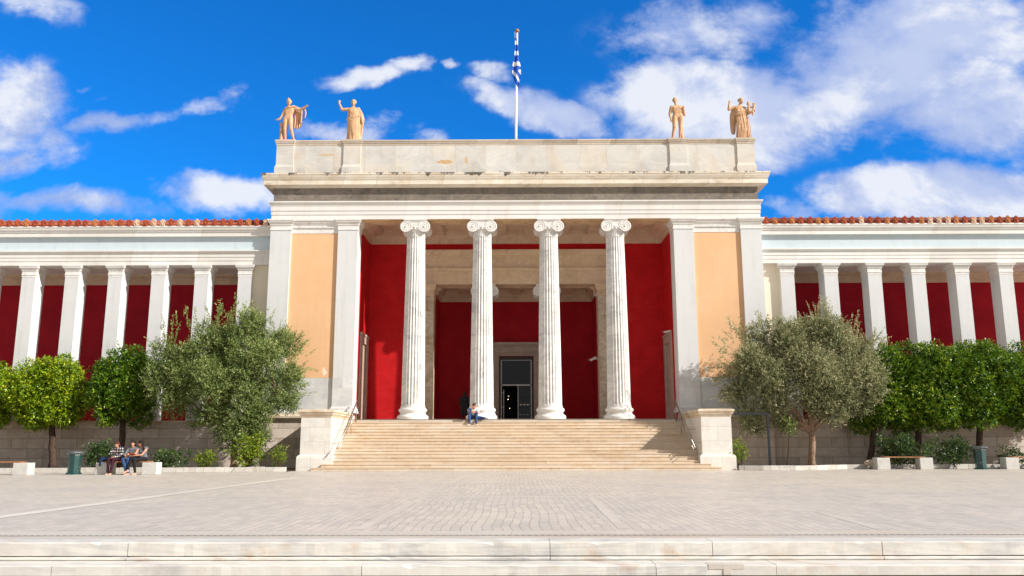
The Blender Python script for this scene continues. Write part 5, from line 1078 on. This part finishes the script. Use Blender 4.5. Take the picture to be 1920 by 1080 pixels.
# ------------------------------------------------------------------ people
def person(root_loc, label, J, cloth, headf, hair, skin, s=1.0, sleeves='short', longhair=0, skirtcoat=False, tilt=Vector((0, 0, 1)), vox=.011, footd=None, handcurl=.7, lean=None, strap=False):
    """J: joints in metres relative to root (x right, y away, z up)"""
    t = tag(empty('person', root_loc), label, 'person'); R = Vector(root_loc); G = {k: R + Vector(v_) for k, v_ in J.items()}
    f = Vector(headf); fd = footd or [Vector((0, -1, 0))] * 2
    up_, dn = G['neck'], G['pelvis']
    def body_shapes(mb, e=0.0, parts=('torso', 'armU', 'armL', 'legU', 'legL')):
        if 'torso' in parts:
            ms = (G['sL'] + G['sR']) / 2; mh = dn
            for q in (G['sL'], G['sR']): capsule(mb, q, ms.lerp(q, .4) + Vector((0, 0, .02)), .052 * s + e, .06 * s + e)
            for tt, w, r in ((.12, .74, .085), (.35, .62, .09), (.6, .50, .085), (.82, .62, .095), (1.0, .70, .105)):
                c = ms.lerp(mh, tt); ww = (G['sR'] - G['sL']) * .5 * w; capsule(mb, c - ww * .7, c + ww * .7, r * s + e, r * s + e)
        for S in ('L', 'R'):
            if 'armU' in parts: limb(mb, [G['s' + S], G['e' + S]], [.052 * s + e, .040 * s + e])
            if 'armH' in parts: limb(mb, [G['s' + S], G['s' + S].lerp(G['e' + S], .6)], [.056 * s + e, .052 * s + e])
            if 'armL' in parts: limb(mb, [G['e' + S], G['w' + S]], [.040 * s + e, .027 * s + e])
            if 'legU' in parts: limb(mb, [G['h' + S], G['k' + S]], [.088 * s + e, .058 * s + e])
            if 'legL' in parts: limb(mb, [G['k' + S], G['k' + S].lerp(G['a' + S], .3), G['a' + S]], [.056 * s + e, .055 * s + e, .036 * s + e])
        return mb
    mb = body_shapes(MB()); capsule(mb, (G['sL'] + G['sR']) / 2, G['head'] - Vector((0, 0, .07)), .058 * s, .05 * s); W, R3 = head_shapes(mb, G['head'], f, s, tilt)
    for i, S in enumerate(('L', 'R')): hand_shapes(mb, G['w' + S], (G['w' + S] - G['e' + S]), s, Vector((0, 0, 1)), handcurl, 1); foot(mb, G['a' + S], fd[i], s)
    remeshed('body', mb, vox, skin, t)
    for (nm, parts, e, mat) in cloth:
        if nm == 'shoe':
            for i, S in enumerate(('L', 'R')): m2 = MB(); foot(m2, G['a' + S] - Vector((0, 0, .012)), fd[i], s * 1.12); remeshed('shoe', m2, vox, mat, t)
            continue
        m2 = body_shapes(MB(), e, parts)
        if nm == 'trousers': capsule(m2, G['hL'], G['hR'], .105 * s, .105 * s)
        if nm == 'coat':
            for q in range(5): z_ = q / 4; c = dn.lerp(Vector((dn.x, dn.y, G['kL'].z)), z_); capsule(m2, c - Vector((.10 + .03 * z_, 0, 0)), c + Vector((.10 + .03 * z_, 0, 0)), .12, .12)
        remeshed(nm, m2, vox, mat, t)
    hm = MB(); H = hair[1]
    hm.ball(W(0, -.022, .045), .103 * s, 14, 10, (.88, 1.0, 1.0), R3)
    for q in range(16):
        a = q * 2.4; hm.ball(W(.07 * math.cos(a), -.03 + .05 * math.sin(a), .06 + .045 * ((q * 7) % 5) / 4), .035 * s, 7, 5)
    for L_ in range(longhair):
        w_ = L_ / max(1, longhair - 1)
        for q in (-1, 0, 1): hm.ball(W(q * (.07 - .01 * w_), -.05 - .02 * w_ - .02 * (q == 0), .03 - .065 * L_), .05 * s, 8, 6)
    remeshed('hair', hm, vox, hair[0], t, 2); return t
Zb = HB + .055
def bench_pose(lean=0.0, legs=0.0, kx=.10, **kw):
    J = dict(pelvis=(0, .28, Zb + .10), sL=(-.17 + lean, .22, Zb + .53), sR=(.17 + lean, .22, Zb + .53), neck=(lean, .2, Zb + .60), head=(lean * 1.2, .14, Zb + .73), hL=(-.09, .24, Zb + .09), hR=(.09, .24, Zb + .09),
             kL=(-kx + legs, -.18, Zb + .08), kR=(kx + legs, -.18, Zb + .09), aL=(-kx + legs, -.16, .09), aR=(kx + legs, -.14, .09), eL=(-.23 + lean, .10, Zb + .28), eR=(.23 + lean, .10, Zb + .28), wL=(-.06, -.08, Zb + .25), wR=(.08, -.08, Zb + .25)); J.update(kw); return J
def pxb(px): return inv(px, 860, Y=YB).x
person((pxb(214), YB, 0), 'woman in a black and white plaid shirt looking down, leftmost on the bench', bench_pose(.04, -.05, head=(.03, .08, Zb + .70), wL=(-.02, -.02, Zb + .37), wR=(.06, -.12, Zb + .16), eL=(-.20, .02, Zb + .30), aL=(-.13, -.20, .09), aR=(0.0, -.24, .09)),
       [('shirt', ('torso', 'armU', 'armL'), .018, M['plaid']), ('trousers', ('legU', 'legL'), .016, M['maroon']), ('shoe', (), 0, M['shoe'])], (-.1, -1, -.55), (M['hair_brown'], 1), M['skin'], .98, longhair=3)
person((pxb(243), YB, 0), 'woman with a grey top and blue jeans sitting in the middle of the bench', bench_pose(.02, -.10, eL=(-.27, .10, Zb + .26), wL=(-.10, -.12, Zb + .15), wR=(.05, -.12, Zb + .14), aL=(.02, -.25, .09), aR=(.05, -.12, .09)),
       [('shirt', ('torso', 'armU'), .02, M['grey']), ('trousers', ('legU', 'legL'), .018, M['jeans']), ('shoe', (), 0, M['shoe'])], (.15, -1, -.25), (M['hair'], 1), M['skin'], .98, longhair=5)
person((pxb(263), YB, 0), 'woman in a grey sleeveless top and black leggings with crossed legs on the bench', bench_pose(-.02, -.20, hR=(.12, .24, Zb + .09), kL=(-.30, -.14, Zb + .14), kR=(-.18, -.20, Zb + .06), aL=(-.36, -.32, .22), aR=(-.12, -.12, .09), eR=(.06, .0, Zb + .26), eL=(-.24, .02, Zb + .30), wL=(-.40, -.12, Zb + .28), wR=(-.26, -.16, Zb + .24), head=(-.09, .16, Zb + .73)),
       [('top', ('torso',), .016, M['grey']), ('leggings', ('legU', 'legL'), .012, M['black']), ('shoe', (), 0, M['shoe'])], (-1, -.35, -.35), (M['hair'], 1), M['skin'], 1.0, longhair=7, footd=[Vector((-.8, -.6, -.3)), Vector((-.3, -1, 0))])
bx = pxb(263) - .36; bk = tag(empty('open_book', (bx, YB - .16, Zb + .30)), 'open orange-brown book held by the woman in black leggings', 'book')
MB().add([(bx - .02, YB - .30, Zb + .30), (bx - .02, YB - .06, Zb + .24), (bx + .22, YB - .10, Zb + .27), (bx + .22, YB - .34, Zb + .33), (bx - .02, YB - .295, Zb + .315), (bx - .02, YB - .055, Zb + .255), (bx + .22, YB - .095, Zb + .285), (bx + .22, YB - .335, Zb + .345)],
         [(0, 1, 2, 3), (7, 6, 5, 4), (0, 4, 5, 1), (1, 5, 6, 2), (2, 6, 7, 3), (3, 7, 4, 0)]).build('cover', M['book'], bk)
MB().add([(bx, YB - .28, Zb + .32), (bx, YB - .07, Zb + .262), (bx + .20, YB - .10, Zb + .292), (bx + .20, YB - .315, Zb + .348)], [(0, 1, 2, 3)]).build('page', M['page'], bk)
xj = pxb(197); mb = MB()
for q in range(9): mb.ball((xj + .22 * math.sin(q * 1.7), YB + .16 + .12 * math.cos(q * 2.3), Zb + .05 + .04 * (q % 3)), .10, 8, 6, (1.3, 1, .6))
capsule(mb, (xj - .16, YB - .02, Zb + .03), (xj - .18, YB - .06, Zb - .18), .06, .04); jt = tag(empty('jacket', (xj, YB + .16, Zb)), 'crumpled navy jacket left on the end of the bench beside the plaid shirt', 'jacket'); remeshed('bundle', mb, .02, M['navy'], jt)
# man seated on the edge of the landing
r1 = ZP; Ym = 44.62; xm = inv(888, 790, Y=44.6).x; fz = ys and (rise * 14)
J = dict(pelvis=(0, .22, .10), sL=(-.18, .10, .50), sR=(.18, .10, .50), neck=(0, .06, .56), head=(.02, -.03, .68), hL=(-.09, .18, .09), hR=(.09, .18, .09), kL=(-.20, -.22, .29), kR=(.16, -.22, .29), aL=(-.20, -.44, fz - ZP + .09), aR=(.17, -.44, fz - ZP + .09),
         eL=(-.27, -.05, .30), eR=(.26, -.04, .30), wL=(-.20, -.28, .38), wR=(.02, -.24, .34))
person((xm, Ym, ZP), 'man in a white T-shirt and blue jeans reading on the top step beside a column', J, [('shirt', ('torso', 'armH'), .022, M['tee']), ('trousers', ('legU', 'legL'), .02, M['jeans']), ('shoe', (), 0, M['tee'])], (-.3, -1, -.5), (M['hair_brown'], 1), M['skin_red'], 1.03, footd=[Vector((-.15, -1, 0)), Vector((.15, -1, 0))])
bk = tag(empty('paperback', (xm - .16, Ym - .36, ZP + .42)), 'small white-paged book in the hands of the man on the top step', 'book'); MB().box(xm - .27, xm - .10, Ym - .40, Ym - .37, ZP + .34, ZP + .54).build('cover', M['jeans'], bk); MB().box(xm - .26, xm - .11, Ym - .37, Ym - .365, ZP + .35, ZP + .53).build('page', M['page'], bk)
bg = tag(empty('backpack', (xm + .42, Ym + .1, ZP)), 'dark blue backpack lying on the top step right of the reading man', 'backpack'); mb = MB()
for q in range(8): mb.ball((xm + .30 + .30 * (q / 7), Ym - .02 + .08 * math.sin(q * 2), ZP + .07 - .02 * (q / 7)), .11 - .05 * (q / 7), 8, 6, (1.2, 1, .8))
remeshed('bag', mb, .018, M['navy'], bg); m2 = MB().box(xm + .26, xm + .44, Ym - .15, Ym - .10, ZP - .0 + .01, ZP + .12); m2.build('pocket', M['brightblue'], bg, bevel=.01); MB().tube([(xm + .5, Ym - .1, ZP + .08), (xm + .66, Ym - .16, ZP + .03), (xm + .78, Ym - .12, ZP + .02)], .018, 6).build('strap', M['navy'], bg)
# figure standing on the landing with the back turned
Yp = 47.6; xp = inv(871, 760, Y=Yp).x
J = dict(pelvis=(0, 0, .84), sL=(-.17, 0, 1.24), sR=(.17, 0, 1.24), neck=(0, 0, 1.32), head=(.01, 0, 1.44), hL=(-.09, 0, .82), hR=(.09, 0, .82), kL=(-.10, -.01, .44), kR=(.10, -.01, .44), aL=(-.10, .03, .08), aR=(.11, .02, .08), eL=(-.25, .02, .98), eR=(.25, .02, .98), wL=(-.22, .12, .80), wR=(.22, .14, .80))
person((xp, Yp, ZP), 'person in a long black coat standing in the porch with the back turned', J, [('coat', ('torso', 'armU', 'armL'), .03, M['black']), ('trousers', ('legU', 'legL'), .016, M['black']), ('shoe', (), 0, M['black'])], (0, 1, -.1), (M['hair'], 1), M['skin'], 1.0, longhair=3, footd=[Vector((0, 1, 0))] * 2)
